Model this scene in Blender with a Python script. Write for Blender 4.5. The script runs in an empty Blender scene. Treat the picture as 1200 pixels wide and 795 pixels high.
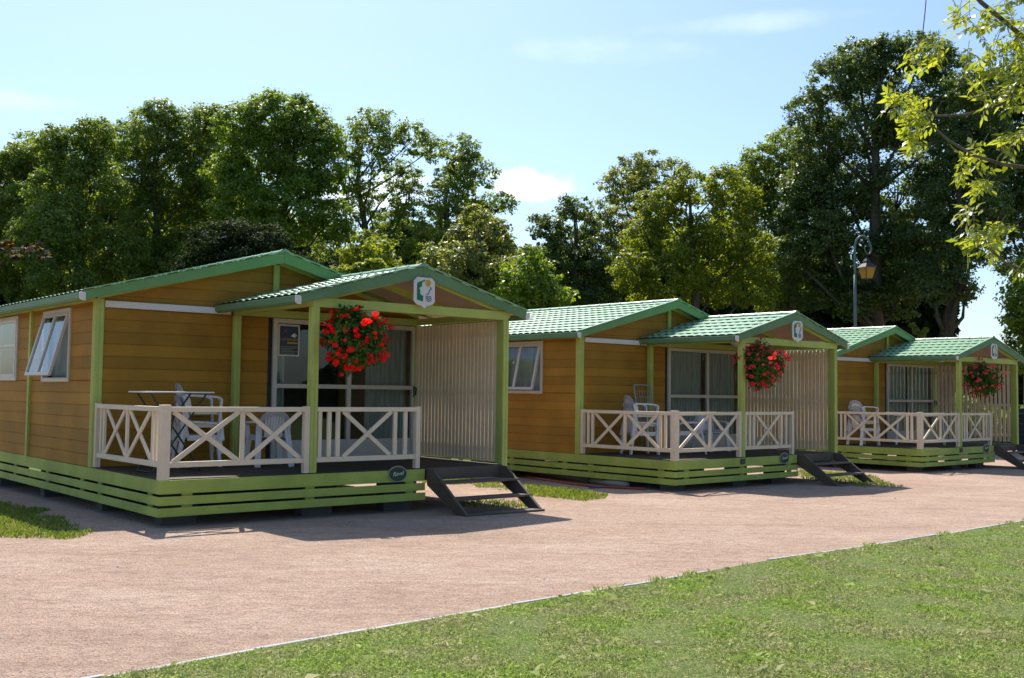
import bpy, bmesh, math, random
import numpy as np
from mathutils import Vector, Matrix
R = math.radians
random.seed(7); RNG = np.random.default_rng(11)
scn = bpy.context.scene
col = scn.collection

# ------------------------------------------------------------------ camera
F, PITCH, ROLL, CAMZ = 1235.497, 2.918, -0.742, 1.65
cd = bpy.data.cameras.new('camera'); cam = bpy.data.objects.new('camera', cd); col.objects.link(cam)
cd.sensor_width = 36; cd.lens = F / 1200 * 36; cd.clip_end = 5000; cd.clip_start = 0.05
RC = Matrix.Rotation(R(PITCH), 3, 'X') @ Matrix.Rotation(R(ROLL), 3, 'Y')
cam.matrix_world = Matrix.Translation((0, 0, CAMZ)) @ (RC @ Matrix.Rotation(R(90), 3, 'X')).to_4x4()
scn.camera = cam

def ray(u, v):
    return RC @ Vector(((u - 600) / F, 1, (397.5 - v) / F))
def gz(y):
    return 0.06 - 0.0115 * max(-30, min(80, y))
def at(u, v, y):
    d = ray(u, v); t = y / d.y
    return Vector((d.x * t, y, CAMZ + d.z * t))
def gnd(u, v, dz=0.0):
    d = ray(u, v); t = (0.06 - CAMZ) / (d.z + 0.0115 * d.y)
    return Vector((d.x * t, d.y * t, gz(d.y * t) + dz))

# ------------------------------------------------------------------ materials
def newmat(name):
    m = bpy.data.materials.new(name); m.use_nodes = True
    nt = m.node_tree; nt.nodes.clear()
    out = nt.nodes.new('ShaderNodeOutputMaterial')
    return m, nt, out
def N(nt, t, **kw):
    n = nt.nodes.new(t)
    for k, v in kw.items():
        if k in n.inputs: n.inputs[k].default_value = v
        else: setattr(n, k, v)
    return n
def ramp(nt, fac, stops):
    n = nt.nodes.new('ShaderNodeValToRGB'); e = n.color_ramp.elements
    while len(e) > 1: e.remove(e[-1])
    e[0].position = stops[0][0]; e[0].color = (*stops[0][1], 1)
    for p, c in stops[1:]:
        q = e.new(p); q.color = (*c, 1)
    nt.links.new(fac, n.inputs[0]); return n.outputs[0]
def noise(nt, scale, detail=4, rough=.6, sc=None, coord='Object'):
    tc = N(nt, 'ShaderNodeTexCoord'); mp = N(nt, 'ShaderNodeMapping')
    if sc: mp.inputs['Scale'].default_value = sc
    nt.links.new(tc.outputs[coord], mp.inputs[0])
    n = N(nt, 'ShaderNodeTexNoise', Scale=scale, Detail=detail, Roughness=rough)
    nt.links.new(mp.outputs[0], n.inputs['Vector']); return n.outputs['Fac']
def mixc(nt, fac, a, b, mode='MIX'):
    n = N(nt, 'ShaderNodeMix'); n.data_type = 'RGBA'; n.blend_type = mode
    if hasattr(fac, 'links'): nt.links.new(fac, n.inputs[0])
    else: n.inputs[0].default_value = fac
    for s, v in ((n.inputs[6], a), (n.inputs[7], b)):
        if hasattr(v, 'links'): nt.links.new(v, s)
        else: s.default_value = (*v, 1)
    return n.outputs[2]
def bump(nt, h, strength, dist):
    b = N(nt, 'ShaderNodeBump', Strength=strength, Distance=dist)
    nt.links.new(h, b.inputs['Height']); return b.outputs[0]
def painted(name, c, rough=.55, var=.25, grain=(1, 1, 1), dirt=.35, bstr=.25, spec=.4):
    """weathered paint on wood: broad fading, fine grain, scattered grime"""
    m, nt, out = newmat(name)
    p = N(nt, 'ShaderNodeBsdfPrincipled', Roughness=rough)
    p.inputs['Specular IOR Level'].default_value = spec
    broad = noise(nt, 1.3, 5, .6); fine = noise(nt, 30, 3, .6, grain)
    c1 = ramp(nt, broad, [(.3, tuple(x * (1 - var) for x in c)), (.7, tuple(min(1, x * (1 + var * .6)) for x in c))])
    c2 = ramp(nt, fine, [(.35, (.8, .8, .8)), (.65, (1, 1, 1))])
    c3 = mixc(nt, .5, c1, c2, 'MULTIPLY')
    g = noise(nt, 7, 8, .75)
    gm = ramp(nt, g, [(.60, (0, 0, 0)), (.74, (1, 1, 1))])
    mm = N(nt, 'ShaderNodeMath', operation='MULTIPLY'); nt.links.new(gm, mm.inputs[0]); mm.inputs[1].default_value = dirt
    c4 = mixc(nt, mm.outputs[0], c3, tuple(x * .45 + .01 for x in c))
    nt.links.new(c4, p.inputs['Base Color'])
    nt.links.new(bump(nt, fine, bstr, .004), p.inputs['Normal'])
    nt.links.new(p.outputs[0], out.inputs[0]); return m
M = {}
def siding_mat():
    m = painted('ochre_siding', (.40, .20, .024), .6, .22, (.25, .25, 4), .18, .25, .22)
    nt = m.node_tree; p = [n for n in nt.nodes if n.type == 'BSDF_PRINCIPLED'][0]; src = p.inputs['Base Color'].links[0].from_socket
    tc = N(nt, 'ShaderNodeTexCoord'); sp = N(nt, 'ShaderNodeSeparateXYZ'); nt.links.new(tc.outputs['Object'], sp.inputs[0])
    a = N(nt, 'ShaderNodeMath', operation='MULTIPLY_ADD'); nt.links.new(sp.outputs[2], a.inputs[0]); a.inputs[1].default_value = 1 / .178; a.inputs[2].default_value = .03 / .178 + 10
    f = N(nt, 'ShaderNodeMath', operation='FLOOR'); nt.links.new(a.outputs[0], f.inputs[0])
    wn = N(nt, 'ShaderNodeTexWhiteNoise'); wn.noise_dimensions = '1D'; nt.links.new(f.outputs[0], wn.inputs['W'])
    c = mixc(nt, 1.0, src, ramp(nt, wn.outputs[0], [(0, (.86, .86, .84)), (1, (1.1, 1.08, 1.05))]), 'MULTIPLY')
    kn = ramp(nt, noise(nt, 9, 2, .4, (1, 1, 2.2)), [(.72, (1, 1, 1)), (.80, (.72, .66, .6))])
    c = mixc(nt, .8, c, kn, 'MULTIPLY'); nt.links.new(c, p.inputs['Base Color']); return m
M['siding'] = siding_mat()
M['lime'] = painted('lime_paint', (.46, .53, .13), .55, .18, (4, 4, .3), .45, .25, .3)
M['skirt'] = painted('lime_boards', (.42, .50, .10), .6, .25, (.3, .3, 4), .5, .25, .3)
M['barge'] = painted('green_barge_paint', (.13, .24, .11), .5, .2, (1, 1, 1), .35)
M['bargebright'] = painted('bright_green_barge', (.155, .31, .10), .5, .15, (1, 1, 1), .2)  # main roof bargeboards, brighter green than the porch ones
M['cream'] = painted('cream_paint', (.80, .67, .49), .55, .12, (4, 4, .3), .15)
M['slat'] = painted('cream_slat_paint', (.88, .71, .47), .6, .15, (5, 5, .2), .12)
M['stepwood'] = painted('weathered_step_wood', (.13, .098, .075), .65, .35, (.3, 3, 3), .5, .6)
M['darkwood'] = painted('dark_stained_wood', (.040, .028, .020), .6, .3, (.3, 3, 3), .3, .5)
M['deck'] = painted('worn_deck_wood', (.060, .046, .034), .65, .3, (.3, 3, 3), .3, .5)
M['ceiling'] = painted('ceiling_board', (.62, .45, .34), .7, .1, (1, 1, 1), .1)
M['pvc'] = painted('cream_pvc_frame', (.62, .57, .50), .35, .06, (1, 1, 1), .05, .05)
M['whitetrim'] = painted('white_trim', (.74, .70, .66), .4, .08, (1, 1, 1), .1, .05)
M['whiteplastic'] = painted('white_plastic', (.74, .74, .74), .35, .07, (1, 1, 1), .15, .05)
M['concrete'] = painted('concrete_block', (.11, .105, .10), .9, .3, (1, 1, 1), .5, .6)
M['darkmetal'] = painted('dark_green_metal', (.018, .05, .045), .4, .2, (1, 1, 1), .1, .05)
M['lampmetal'] = painted('blue_grey_lamp_metal', (.12, .16, .18), .45, .2, (1, 1, 1), .2, .05)
M['blackmetal'] = painted('black_lantern_metal', (.03, .03, .03), .4, .2, (1, 1, 1), .2, .05)
M['alu'] = painted('grey_metal', (.35, .36, .38), .35, .1, (1, 1, 1), .1, .05)
M['navy'] = painted('dark_navy_panel', (.012, .022, .04), .5, .2, (1, 1, 1), .1, .1)
M['kerb'] = painted('pale_concrete_edging', (.46, .46, .45), .85, .25, (1, 1, 1), .5, .4)
M['black'] = painted('black_plastic_and_shade', (.012, .012, .014), .5, .2, (1, 1, 1), .1, .05)
M['interior'] = painted('interior_panel', (.16, .14, .12), .8, .1, (1, 1, 1), .1, .05)
M['gold'] = painted('plastic_yellow', (.60, .38, .03), .5, .1, (1, 1, 1), .1, .05)
M['signgreen'] = painted('sign_green', (.0, .17, .10), .45, .05, (1, 1, 1), .05, .02)
M['signblue'] = painted('sign_blue', (.03, .08, .35), .45, .05, (1, 1, 1), .05, .02)
M['platedark'] = painted('plate_dark_green', (.010, .06, .030), .4, .2, (1, 1, 1), .1, .02)
M['platerim'] = painted('plate_rim', (.28, .32, .26), .5, .1, (1, 1, 1), .2, .02)
M['postersky'] = painted('poster_blue', (.03, .06, .14), .4, .5, (1, 1, 1), .1, .02)
M['posterdark'] = painted('poster_grey', (.045, .045, .06), .4, .3, (1, 1, 1), .1, .02)
M['red'] = painted('red_conduit', (.40, .06, .03), .5, .1, (1, 1, 1), .2, .05)
M['bluehose'] = painted('blue_hose', (.02, .10, .28), .45, .1, (1, 1, 1), .2, .05)
M['greypipe'] = painted('grey_pipe', (.25, .24, .23), .5, .1, (1, 1, 1), .3, .05)
M['palewood'] = painted('pale_wood', (.42, .27, .10), .65, .2, (.3, 3, 3), .2, .3)

def curtain_mat():
    m, nt, out = newmat('grey_green_curtain')
    c = ramp(nt, noise(nt, 5, 3, .5, (4, 4, .4)), [(.3, (.34, .38, .34)), (.7, (.52, .56, .50))])
    d = N(nt, 'ShaderNodeBsdfDiffuse'); t = N(nt, 'ShaderNodeBsdfTranslucent'); x = N(nt, 'ShaderNodeMixShader', Fac=.25)
    nt.links.new(c, d.inputs[0]); nt.links.new(c, t.inputs[0])
    nt.links.new(d.outputs[0], x.inputs[1]); nt.links.new(t.outputs[0], x.inputs[2]); nt.links.new(x.outputs[0], out.inputs[0]); return m
M['curtain'] = curtain_mat()
def glass_mat(name, tint=(.88, .91, .91)):
    m, nt, out = newmat(name)
    g = N(nt, 'ShaderNodeBsdfGlossy', Roughness=.01); t = N(nt, 'ShaderNodeBsdfTransparent')
    t.inputs[0].default_value = (*tint, 1); g.inputs[0].default_value = (.95, .97, 1, 1)
    fr = N(nt, 'ShaderNodeFresnel', IOR=1.65); mx = N(nt, 'ShaderNodeMixShader')
    nt.links.new(bump(nt, noise(nt, 2.2, 1, .4), .06, .05), g.inputs['Normal'])
    ge = N(nt, 'ShaderNodeNewGeometry'); inv = N(nt, 'ShaderNodeMath', operation='SUBTRACT'); inv.inputs[0].default_value = 1; nt.links.new(ge.outputs['Backfacing'], inv.inputs[1])
    ml = N(nt, 'ShaderNodeMath', operation='MULTIPLY', use_clamp=True); nt.links.new(fr.outputs[0], ml.inputs[0]); nt.links.new(inv.outputs[0], ml.inputs[1])
    nt.links.new(ml.outputs[0], mx.inputs[0]); nt.links.new(t.outputs[0], mx.inputs[1]); nt.links.new(g.outputs[0], mx.inputs[2])
    nt.links.new(mx.outputs[0], out.inputs[0]); return m
M['glass'] = glass_mat('window_glass')
def amber_mat():
    m, nt, out = newmat('amber_lantern_glass')
    d = N(nt, 'ShaderNodeBsdfTranslucent'); d.inputs[0].default_value = (.75, .50, .14, 1)
    e = N(nt, 'ShaderNodeBsdfPrincipled', Roughness=.25); e.inputs['Base Color'].default_value = (.65, .42, .14, 1)
    x = N(nt, 'ShaderNodeMixShader', Fac=.4); nt.links.new(d.outputs[0], x.inputs[1]); nt.links.new(e.outputs[0], x.inputs[2]); nt.links.new(x.outputs[0], out.inputs[0]); return m
M['amber'] = amber_mat()
def roof_mat():
    m, nt, out = newmat('green_roof_tile')
    p = N(nt, 'ShaderNodeBsdfPrincipled', Roughness=.42)
    p.inputs['Specular IOR Level'].default_value = .5
    c = ramp(nt, noise(nt, 1.6, 6, .65), [(.25, (.19, .34, .19)), (.55, (.27, .45, .27)), (.8, (.35, .52, .35))])
    s = ramp(nt, noise(nt, 14, 6, .8), [(.58, (0, 0, 0)), (.72, (1, 1, 1))])
    mm = N(nt, 'ShaderNodeMath', operation='MULTIPLY'); nt.links.new(s, mm.inputs[0]); mm.inputs[1].default_value = .4
    c = mixc(nt, mm.outputs[0], c, (.06, .10, .06))
    nt.links.new(c, p.inputs['Base Color'])
    r = ramp(nt, noise(nt, 9, 5, .7), [(.3, (.3, .3, .3)), (.7, (.52, .52, .52))]); nt.links.new(r, p.inputs['Roughness'])
    nt.links.new(bump(nt, noise(nt, 120, 2, .5), .3, .003), p.inputs['Normal'])
    nt.links.new(p.outputs[0], out.inputs[0]); return m
M['roof'] = roof_mat()
def bark_mat(name, a, b):
    m, nt, out = newmat(name)
    p = N(nt, 'ShaderNodeBsdfPrincipled', Roughness=.85)
    n = noise(nt, 4, 8, .7, (3, 3, .7))
    nt.links.new(ramp(nt, n, [(.3, a), (.7, b)]), p.inputs['Base Color'])
    nt.links.new(bump(nt, n, .8, .04), p.inputs['Normal']); nt.links.new(p.outputs[0], out.inputs[0]); return m
M['bark'] = bark_mat('bark', (.035, .028, .022), (.13, .11, .085))
M['twig'] = bark_mat('twig_bark', (.09, .06, .05), (.26, .20, .17))
def leaf_mat(name, a, b, trans=.42, hue=None, rough=.5, spec=.3):
    m, nt, out = newmat(name)
    at_ = N(nt, 'ShaderNodeAttribute'); at_.attribute_name = 'rnd'
    stops = [(0, a), (.8, b)] + ([(.97, hue)] if hue else [])
    c = ramp(nt, at_.outputs['Fac'], stops)
    pch = ramp(nt, noise(nt, .35, 3, .5), [(.3, (.72, .78, .75)), (.7, (1.12, 1.08, .95))])
    c = mixc(nt, .8, c, pch, 'MULTIPLY')
    p = N(nt, 'ShaderNodeBsdfPrincipled', Roughness=rough); p.inputs['Specular IOR Level'].default_value = spec
    t = N(nt, 'ShaderNodeBsdfTranslucent')
    tc = mixc(nt, 1.0, c, (2.4, 2.3, .8), 'MULTIPLY')
    x = N(nt, 'ShaderNodeMixShader', Fac=trans)
    nt.links.new(c, p.inputs['Base Color']); nt.links.new(tc, t.inputs[0])
    nt.links.new(p.outputs[0], x.inputs[1]); nt.links.new(t.outputs[0], x.inputs[2]); nt.links.new(x.outputs[0], out.inputs[0]); return m
M['leaf_plane'] = leaf_mat('plane_tree_leaf', (.10, .145, .034), (.20, .255, .065), .5, rough=.42, spec=.5)
M['leaf_olive'] = leaf_mat('olive_green_leaf', (.12, .145, .05), (.22, .24, .085), .5, rough=.42, spec=.5)
M['leaf_bright'] = leaf_mat('bright_green_leaf', (.095, .155, .026), (.20, .27, .045), .52, rough=.42, spec=.5)
M['leaf_yellow'] = leaf_mat('yellow_green_leaf', (.11, .15, .022), (.21, .235, .034), .52)
M['leaf_dark'] = leaf_mat('dark_leaf', (.055, .09, .032), (.12, .165, .058), .46, rough=.42, spec=.5)
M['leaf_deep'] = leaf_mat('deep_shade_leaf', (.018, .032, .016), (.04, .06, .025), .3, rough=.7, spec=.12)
M['leaf_ash'] = leaf_mat('ash_leaf', (.15, .19, .032), (.27, .30, .06), .48, rough=.4)
M['leaf_purple'] = leaf_mat('purple_maple_leaf', (.016, .009, .010), (.034, .018, .014), .25, (.40, .26, .01), .6, .05)
M['leaf_ger'] = leaf_mat('geranium_leaf', (.03, .08, .012), (.08, .17, .025), .35)
M['flower_red'] = leaf_mat('red_petals', (.62, .008, .012), (.80, .03, .02), .35)
M['flower_rose'] = leaf_mat('rose_red_petals', (.60, .012, .05), (.80, .10, .20), .35)
M['flower_pink'] = leaf_mat('pink_petals', (.62, .03, .08), (.82, .16, .26), .35)
M['grass'] = leaf_mat('grass_blade', (.085, .14, .028), (.17, .24, .05), .35, (.36, .31, .17))
def grass_patchy():
    m, nt, out = newmat('lawn_blade')
    at_ = N(nt, 'ShaderNodeAttribute'); at_.attribute_name = 'rnd'
    fresh = ramp(nt, at_.outputs['Fac'], [(0, (.20, .31, .04)), (.7, (.40, .53, .09)), (1, (.62, .68, .28))])
    dry = ramp(nt, at_.outputs['Fac'], [(0, (.26, .28, .10)), (.6, (.45, .44, .20)), (1, (.70, .60, .38))])
    pt = ramp(nt, noise(nt, 1.5, 8, .78), [(.40, (0, 0, 0)), (.60, (1, 1, 1))])
    c = mixc(nt, pt, dry, fresh)
    p = N(nt, 'ShaderNodeBsdfPrincipled', Roughness=.55); t = N(nt, 'ShaderNodeBsdfTranslucent'); x = N(nt, 'ShaderNodeMixShader', Fac=.5)
    nt.links.new(c, p.inputs['Base Color']); nt.links.new(c, t.inputs[0])
    nt.links.new(p.outputs[0], x.inputs[1]); nt.links.new(t.outputs[0], x.inputs[2]); nt.links.new(x.outputs[0], out.inputs[0]); return m
M['lawnblade'] = grass_patchy()
def soil_mat(name, stops, sc, bs=.6, extra=None):
    m, nt, out = newmat(name)
    p = N(nt, 'ShaderNodeBsdfPrincipled', Roughness=.95); p.inputs['Specular IOR Level'].default_value = .15
    c = ramp(nt, noise(nt, sc, 8, .7), stops)
    f = noise(nt, 45, 4, .75)
    c = mixc(nt, .7, c, ramp(nt, f, [(.3, (.62, .62, .62)), (.7, (1.22, 1.2, 1.18))]), 'MULTIPLY')
    nt.links.new(c, p.inputs['Base Color']); nt.links.new(bump(nt, f, bs, .02), p.inputs['Normal'])
    nt.links.new(p.outputs[0], out.inputs[0]); return m
M['lawnsoil'] = soil_mat('lawn_thatch', [(.3, (.14, .15, .06)), (.5, (.12, .17, .045)), (.64, (.18, .19, .08)), (.78, (.32, .26, .16))], 2.6)
M['field'] = soil_mat('rough_grass_ground', [(.3, (.07, .11, .03)), (.6, (.11, .16, .045)), (.8, (.22, .19, .12))], .5)
def gravel_mat():
    m, nt, out = newmat('pink_gravel')
    p = N(nt, 'ShaderNodeBsdfPrincipled', Roughness=.95); p.inputs['Specular IOR Level'].default_value = .2
    base = ramp(nt, noise(nt, .5, 8, .72, (.8, 1.3, 1)), [(.28, (.49, .33, .24)), (.5, (.61, .425, .32)), (.72, (.70, .53, .405))])
    tc = N(nt, 'ShaderNodeTexCoord')
    v = N(nt, 'ShaderNodeTexVoronoi', Scale=85); nt.links.new(tc.outputs['Object'], v.inputs['Vector'])
    grit = ramp(nt, v.outputs['Color'], [(.05, (.58, .54, .52)), (.5, (1, 1, 1)), (.95, (1.35, 1.35, 1.36))])
    c = mixc(nt, .8, base, grit, 'MULTIPLY')
    mid = ramp(nt, noise(nt, 9, 6, .75, (.7, 1.3, 1)), [(.33, (.66, .64, .63)), (.5, (.95, .95, .95)), (.66, (1.12, 1.12, 1.12))])
    c = mixc(nt, .8, c, mid, 'MULTIPLY')
    st_ = ramp(nt, noise(nt, 1.7, 7, .7, (.35, 1.9, 1)), [(.36, (.78, .76, .76)), (.52, (1, 1, 1)), (.72, (1.08, 1.08, 1.08))])
    c = mixc(nt, .4, c, st_, 'MULTIPLY')
    wr = ramp(nt, noise(nt, .9, 5, .6, (.8, 1.1, 1)), [(.62, (1, 1, 1)), (.74, (.80, .77, .76))])
    c = mixc(nt, 1.0, c, wr, 'MULTIPLY')
    sp = ramp(nt, noise(nt, 30, 2, .5), [(.70, (0, 0, 0)), (.76, (1, 1, 1))])
    mm = N(nt, 'ShaderNodeMath', operation='MULTIPLY'); nt.links.new(sp, mm.inputs[0]); mm.inputs[1].default_value = .6
    c = mixc(nt, mm.outputs[0], c, (.68, .60, .55))
    nt.links.new(c, p.inputs['Base Color'])
    n2 = noise(nt, 6, 8, .8)
    ad = N(nt, 'ShaderNodeMath', operation='MULTIPLY_ADD'); nt.links.new(v.outputs['Distance'], ad.inputs[0]); ad.inputs[1].default_value = .35; nt.links.new(n2, ad.inputs[2])
    nt.links.new(bump(nt, ad.outputs[0], 1.0, .05), p.inputs['Normal'])
    nt.links.new(p.outputs[0], out.inputs[0]); return m
M['gravel'] = gravel_mat()

# ------------------------------------------------------------------ mesh helpers
class MB:
    def __init__(s): s.v = []; s.f = []
    def add(s, vs, fs):
        b = len(s.v); s.v += [tuple(v) for v in vs]; s.f += [tuple(i + b for i in f) for f in fs]; return s
    def box(s, x0, x1, y0, y1, z0, z1, mat=None):
        vs = [Vector(p) for p in ((x0, y0, z0), (x1, y0, z0), (x1, y1, z0), (x0, y1, z0), (x0, y0, z1), (x1, y0, z1), (x1, y1, z1), (x0, y1, z1))]
        if mat is not None: vs = [mat @ v for v in vs]
        return s.add(vs, [(0, 3, 2, 1), (4, 5, 6, 7), (0, 1, 5, 4), (1, 2, 6, 5), (2, 3, 7, 6), (3, 0, 4, 7)])
    def bar(s, a, b, w, h, up=(0, 0, 1)):
        """rectangular bar from a to b; w across, h along up"""
        a = Vector(a); b = Vector(b); d = (b - a).normalized(); up = Vector(up)
        r = d.cross(up).normalized(); u = r.cross(d).normalized()
        vs = [p + r * i * w / 2 + u * j * h / 2 for p in (a, b) for i, j in ((-1, -1), (1, -1), (1, 1), (-1, 1))]
        return s.add(vs, [(0, 1, 2, 3), (4, 7, 6, 5), (0, 4, 5, 1), (1, 5, 6, 2), (2, 6, 7, 3), (3, 7, 4, 0)])
    def prism(s, poly, o, U, V, Nn, t):
        """polygon (u,v) in plane o+uU+vV extruded by t along Nn"""
        o, U, V, Nn = map(Vector, (o, U, V, Nn)); n = len(poly)
        vs = [o + U * a + V * b for a, b in poly] + [o + U * a + V * b + Nn * t for a, b in poly]
        fs = [tuple(range(n - 1, -1, -1)), tuple(range(n, 2 * n))] + [(i, (i + 1) % n, n + (i + 1) % n, n + i) for i in range(n)]
        return s.add(vs, fs)
    def tube(s, pts, rad, n=8, cap=True):
        pts = [Vector(p) for p in pts]; k = len(pts)
        rad = [rad] * k if not hasattr(rad, '__len__') else rad
        b = len(s.v); prev = None
        for i, p in enumerate(pts):
            d = (pts[min(i + 1, k - 1)] - pts[max(i - 1, 0)]).normalized()
            if prev is None:
                prev = d.orthogonal().normalized()
            prev = (prev - d * prev.dot(d)).normalized(); q = d.cross(prev)
            for j in range(n):
                a = 2 * math.pi * j / n
                s.v.append(tuple(p + (prev * math.cos(a) + q * math.sin(a)) * rad[i]))
        for i in range(k - 1):
            for j in range(n):
                s.f.append((b + i * n + j, b + i * n + (j + 1) % n, b + (i + 1) * n + (j + 1) % n, b + (i + 1) * n + j))
        if cap:
            s.f.append(tuple(b + j for j in range(n - 1, -1, -1))); s.f.append(tuple(b + (k - 1) * n + j for j in range(n)))
        return s
    def lathe(s, prof, c=(0, 0, 0), n=16):
        b = len(s.v); c = Vector(c)
        for r, z in prof:
            for j in range(n):
                a = 2 * math.pi * j / n; s.v.append((c.x + r * math.cos(a), c.y + r * math.sin(a), c.z + z))
        for i in range(len(prof) - 1):
            for j in range(n):
                s.f.append((b + i * n + j, b + i * n + (j + 1) % n, b + (i + 1) * n + (j + 1) % n, b + (i + 1) * n + j))
        return s
    def build(s, name, mat, parent=None, bevel=0, smooth=False):
        me = bpy.data.meshes.new(name); me.from_pydata(s.v, [], s.f); me.update()
        me.materials.append(mat)
        if smooth: me.polygons.foreach_set('use_smooth', [True] * len(me.polygons))
        o = bpy.data.objects.new(name, me); col.objects.link(o)
        if parent: o.parent = parent
        if bevel:
            m = o.modifiers.new('bevel', 'BEVEL'); m.width = bevel; m.segments = 2; m.limit_method = 'ANGLE'; m.harden_normals = False
        return o
def tag(o, label=None, cat=None, group=None, kind=None):
    for k, v in (('label', label), ('category', cat), ('group', group), ('kind', kind)):
        if v: o[k] = v
    return o
def empty(name, loc, rz=0, parent=None):
    o = bpy.data.objects.new(name, None); col.objects.link(o); o.location = loc; o.rotation_euler.z = rz
    o.empty_display_size = .2
    if parent: o.parent = parent
    return o
def copy_tree(o, parent=None):
    c = o.copy(); col.objects.link(c)
    if parent: c.parent = parent
    for ch in list(o.children): copy_tree(ch, c)
    return c
def leaves(name, P, Nrm, L, W, mat, parent=None, dirs=None, fold=0.0):
    """n pointed leaf faces; P centres, Nrm face normals, L/W half sizes"""
    n = len(P); Nrm = Nrm / (np.linalg.norm(Nrm, axis=1, keepdims=True) + 1e-9)
    r = RNG.normal(size=(n, 3)) if dirs is None else dirs
    a = r - Nrm * (r * Nrm).sum(1, keepdims=True); a /= (np.linalg.norm(a, axis=1, keepdims=True) + 1e-9)
    b = np.cross(Nrm, a)
    L = np.broadcast_to(L, (n,))[:, None]; W = np.broadcast_to(W, (n,))[:, None]
    V = np.empty((n, 4, 3), np.float32)
    V[:, 0] = P - a * L; V[:, 1] = P + b * W + a * L * .1 + Nrm * W * fold; V[:, 2] = P + a * L; V[:, 3] = P - b * W + a * L * .1 + Nrm * W * fold
    me = bpy.data.meshes.new(name); me.vertices.add(n * 4); me.vertices.foreach_set('co', V.ravel())
    me.loops.add(n * 4); me.loops.foreach_set('vertex_index', np.arange(n * 4, dtype=np.int32))
    me.polygons.add(n); me.polygons.foreach_set('loop_start', np.arange(0, n * 4, 4, dtype=np.int32)); me.polygons.foreach_set('loop_total', np.full(n, 4, np.int32))
    at_ = me.attributes.new('rnd', 'FLOAT', 'POINT'); at_.data.foreach_set('value', np.repeat(RNG.random(n).astype(np.float32), 4))
    me.update(calc_edges=True); me.materials.append(mat)
    o = bpy.data.objects.new(name, me); col.objects.link(o)
    if parent: o.parent = parent
    return o
def text_mesh(name, body, size, mat, parent, mw, shear=0, ext=.001, align='CENTER'):
    cu = bpy.data.curves.new(name, 'FONT'); cu.body = body; cu.size = size; cu.shear = shear; cu.extrude = ext; cu.align_x = align; cu.align_y = 'CENTER'
    t = bpy.data.objects.new(name + '_curve', cu); col.objects.link(t)
    dg = bpy.context.evaluated_depsgraph_get(); me = bpy.data.meshes.new_from_object(t.evaluated_get(dg)); me.name = name
    bpy.data.objects.remove(t); me.materials.clear(); me.materials.append(mat); me.transform(mw)
    o = bpy.data.objects.new(name, me); col.objects.link(o); o.parent = parent; return o

# ------------------------------------------------------------------ chalet geometry (local: x along front, y into house, z=0 at deck level)
D, W, PX, ZT = 2.541, 5.604, 2.132, 2.273
XR, XF, L = 3.924, 4.004, 10.4
OH, OX, ZE, ZP = .285, .279, 2.465, 3.298
PCX, POX, POH, PZE, PZP = (PX + W) / 2, .305, .075, 2.416, 2.972
HR = .884          # rail height
ZG = -.64          # ground below deck level
SL = (ZP - ZE) / (W / 2 + OX)

def wall_cells(u0, u1, z0, z1, ops):
    zs = sorted({z0, z1, *[o[2] for o in ops], *[o[3] for o in ops]}); zs = [z for z in zs if z0 <= z <= z1]
    for a, b in zip(zs, zs[1:]):
        cuts = sorted((o[0], o[1]) for o in ops if o[2] < b - 1e-6 and o[3] > a + 1e-6); x = u0
        for c0, c1 in cuts:
            if c0 > x + 1e-4: yield x, c0, a, b
            x = max(x, c1)
        if u1 > x + 1e-4: yield x, u1, a, b
PITCHZ = .178
def wall(name, o, U, Nn, u0, u1, z0, z1, ops, parent, lab=None):
    o, U, Nn = Vector(o), Vector(U), Vector(Nn); Z = Vector((0, 0, 1)); m = MB()
    for a, b, c, d in wall_cells(u0, u1, z0, z1, ops):
        # core
        P = [o + U * u + Z * z + Nn * k for k in (-.06, 0) for u, z in ((a, c), (b, c), (b, d), (a, d))]
        m.add(P, [(0, 1, 2, 3), (7, 6, 5, 4), (0, 4, 5, 1), (1, 5, 6, 2), (2, 6, 7, 3), (3, 7, 4, 0)])
        siding(m, o, U, Nn, lambda z: a, lambda z: b, c, d)
    return m.build(name, M['siding'], parent)
def siding(m, o, U, Nn, fl, fr, c, d):
    Z = Vector((0, 0, 1)); k = math.floor((c + .03) / PITCHZ); z = c
    while z < d - 1e-5:
        base = -.03 + k * PITCHZ; top = min(base + PITCHZ, d); g = .014
        prof = [(z, .0), (z, .008), (max(z, min(top, base + .010)), .015), (min(top, base + PITCHZ - .010), .010), (top, .003)]
        prof = [(zz, dd) for zz, dd in prof if z - 1e-6 <= zz <= top + 1e-6]
        vs = []; fs = []
        for zz, dd in prof:
            vs += [o + U * fl(zz) + Z * zz + Nn * dd, o + U * fr(zz) + Z * zz + Nn * dd]
        for i in range(len(prof) - 1): fs.append((2 * i, 2 * i + 1, 2 * i + 3, 2 * i + 2))
        m.add(vs, fs); z = top; k += 1
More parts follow.
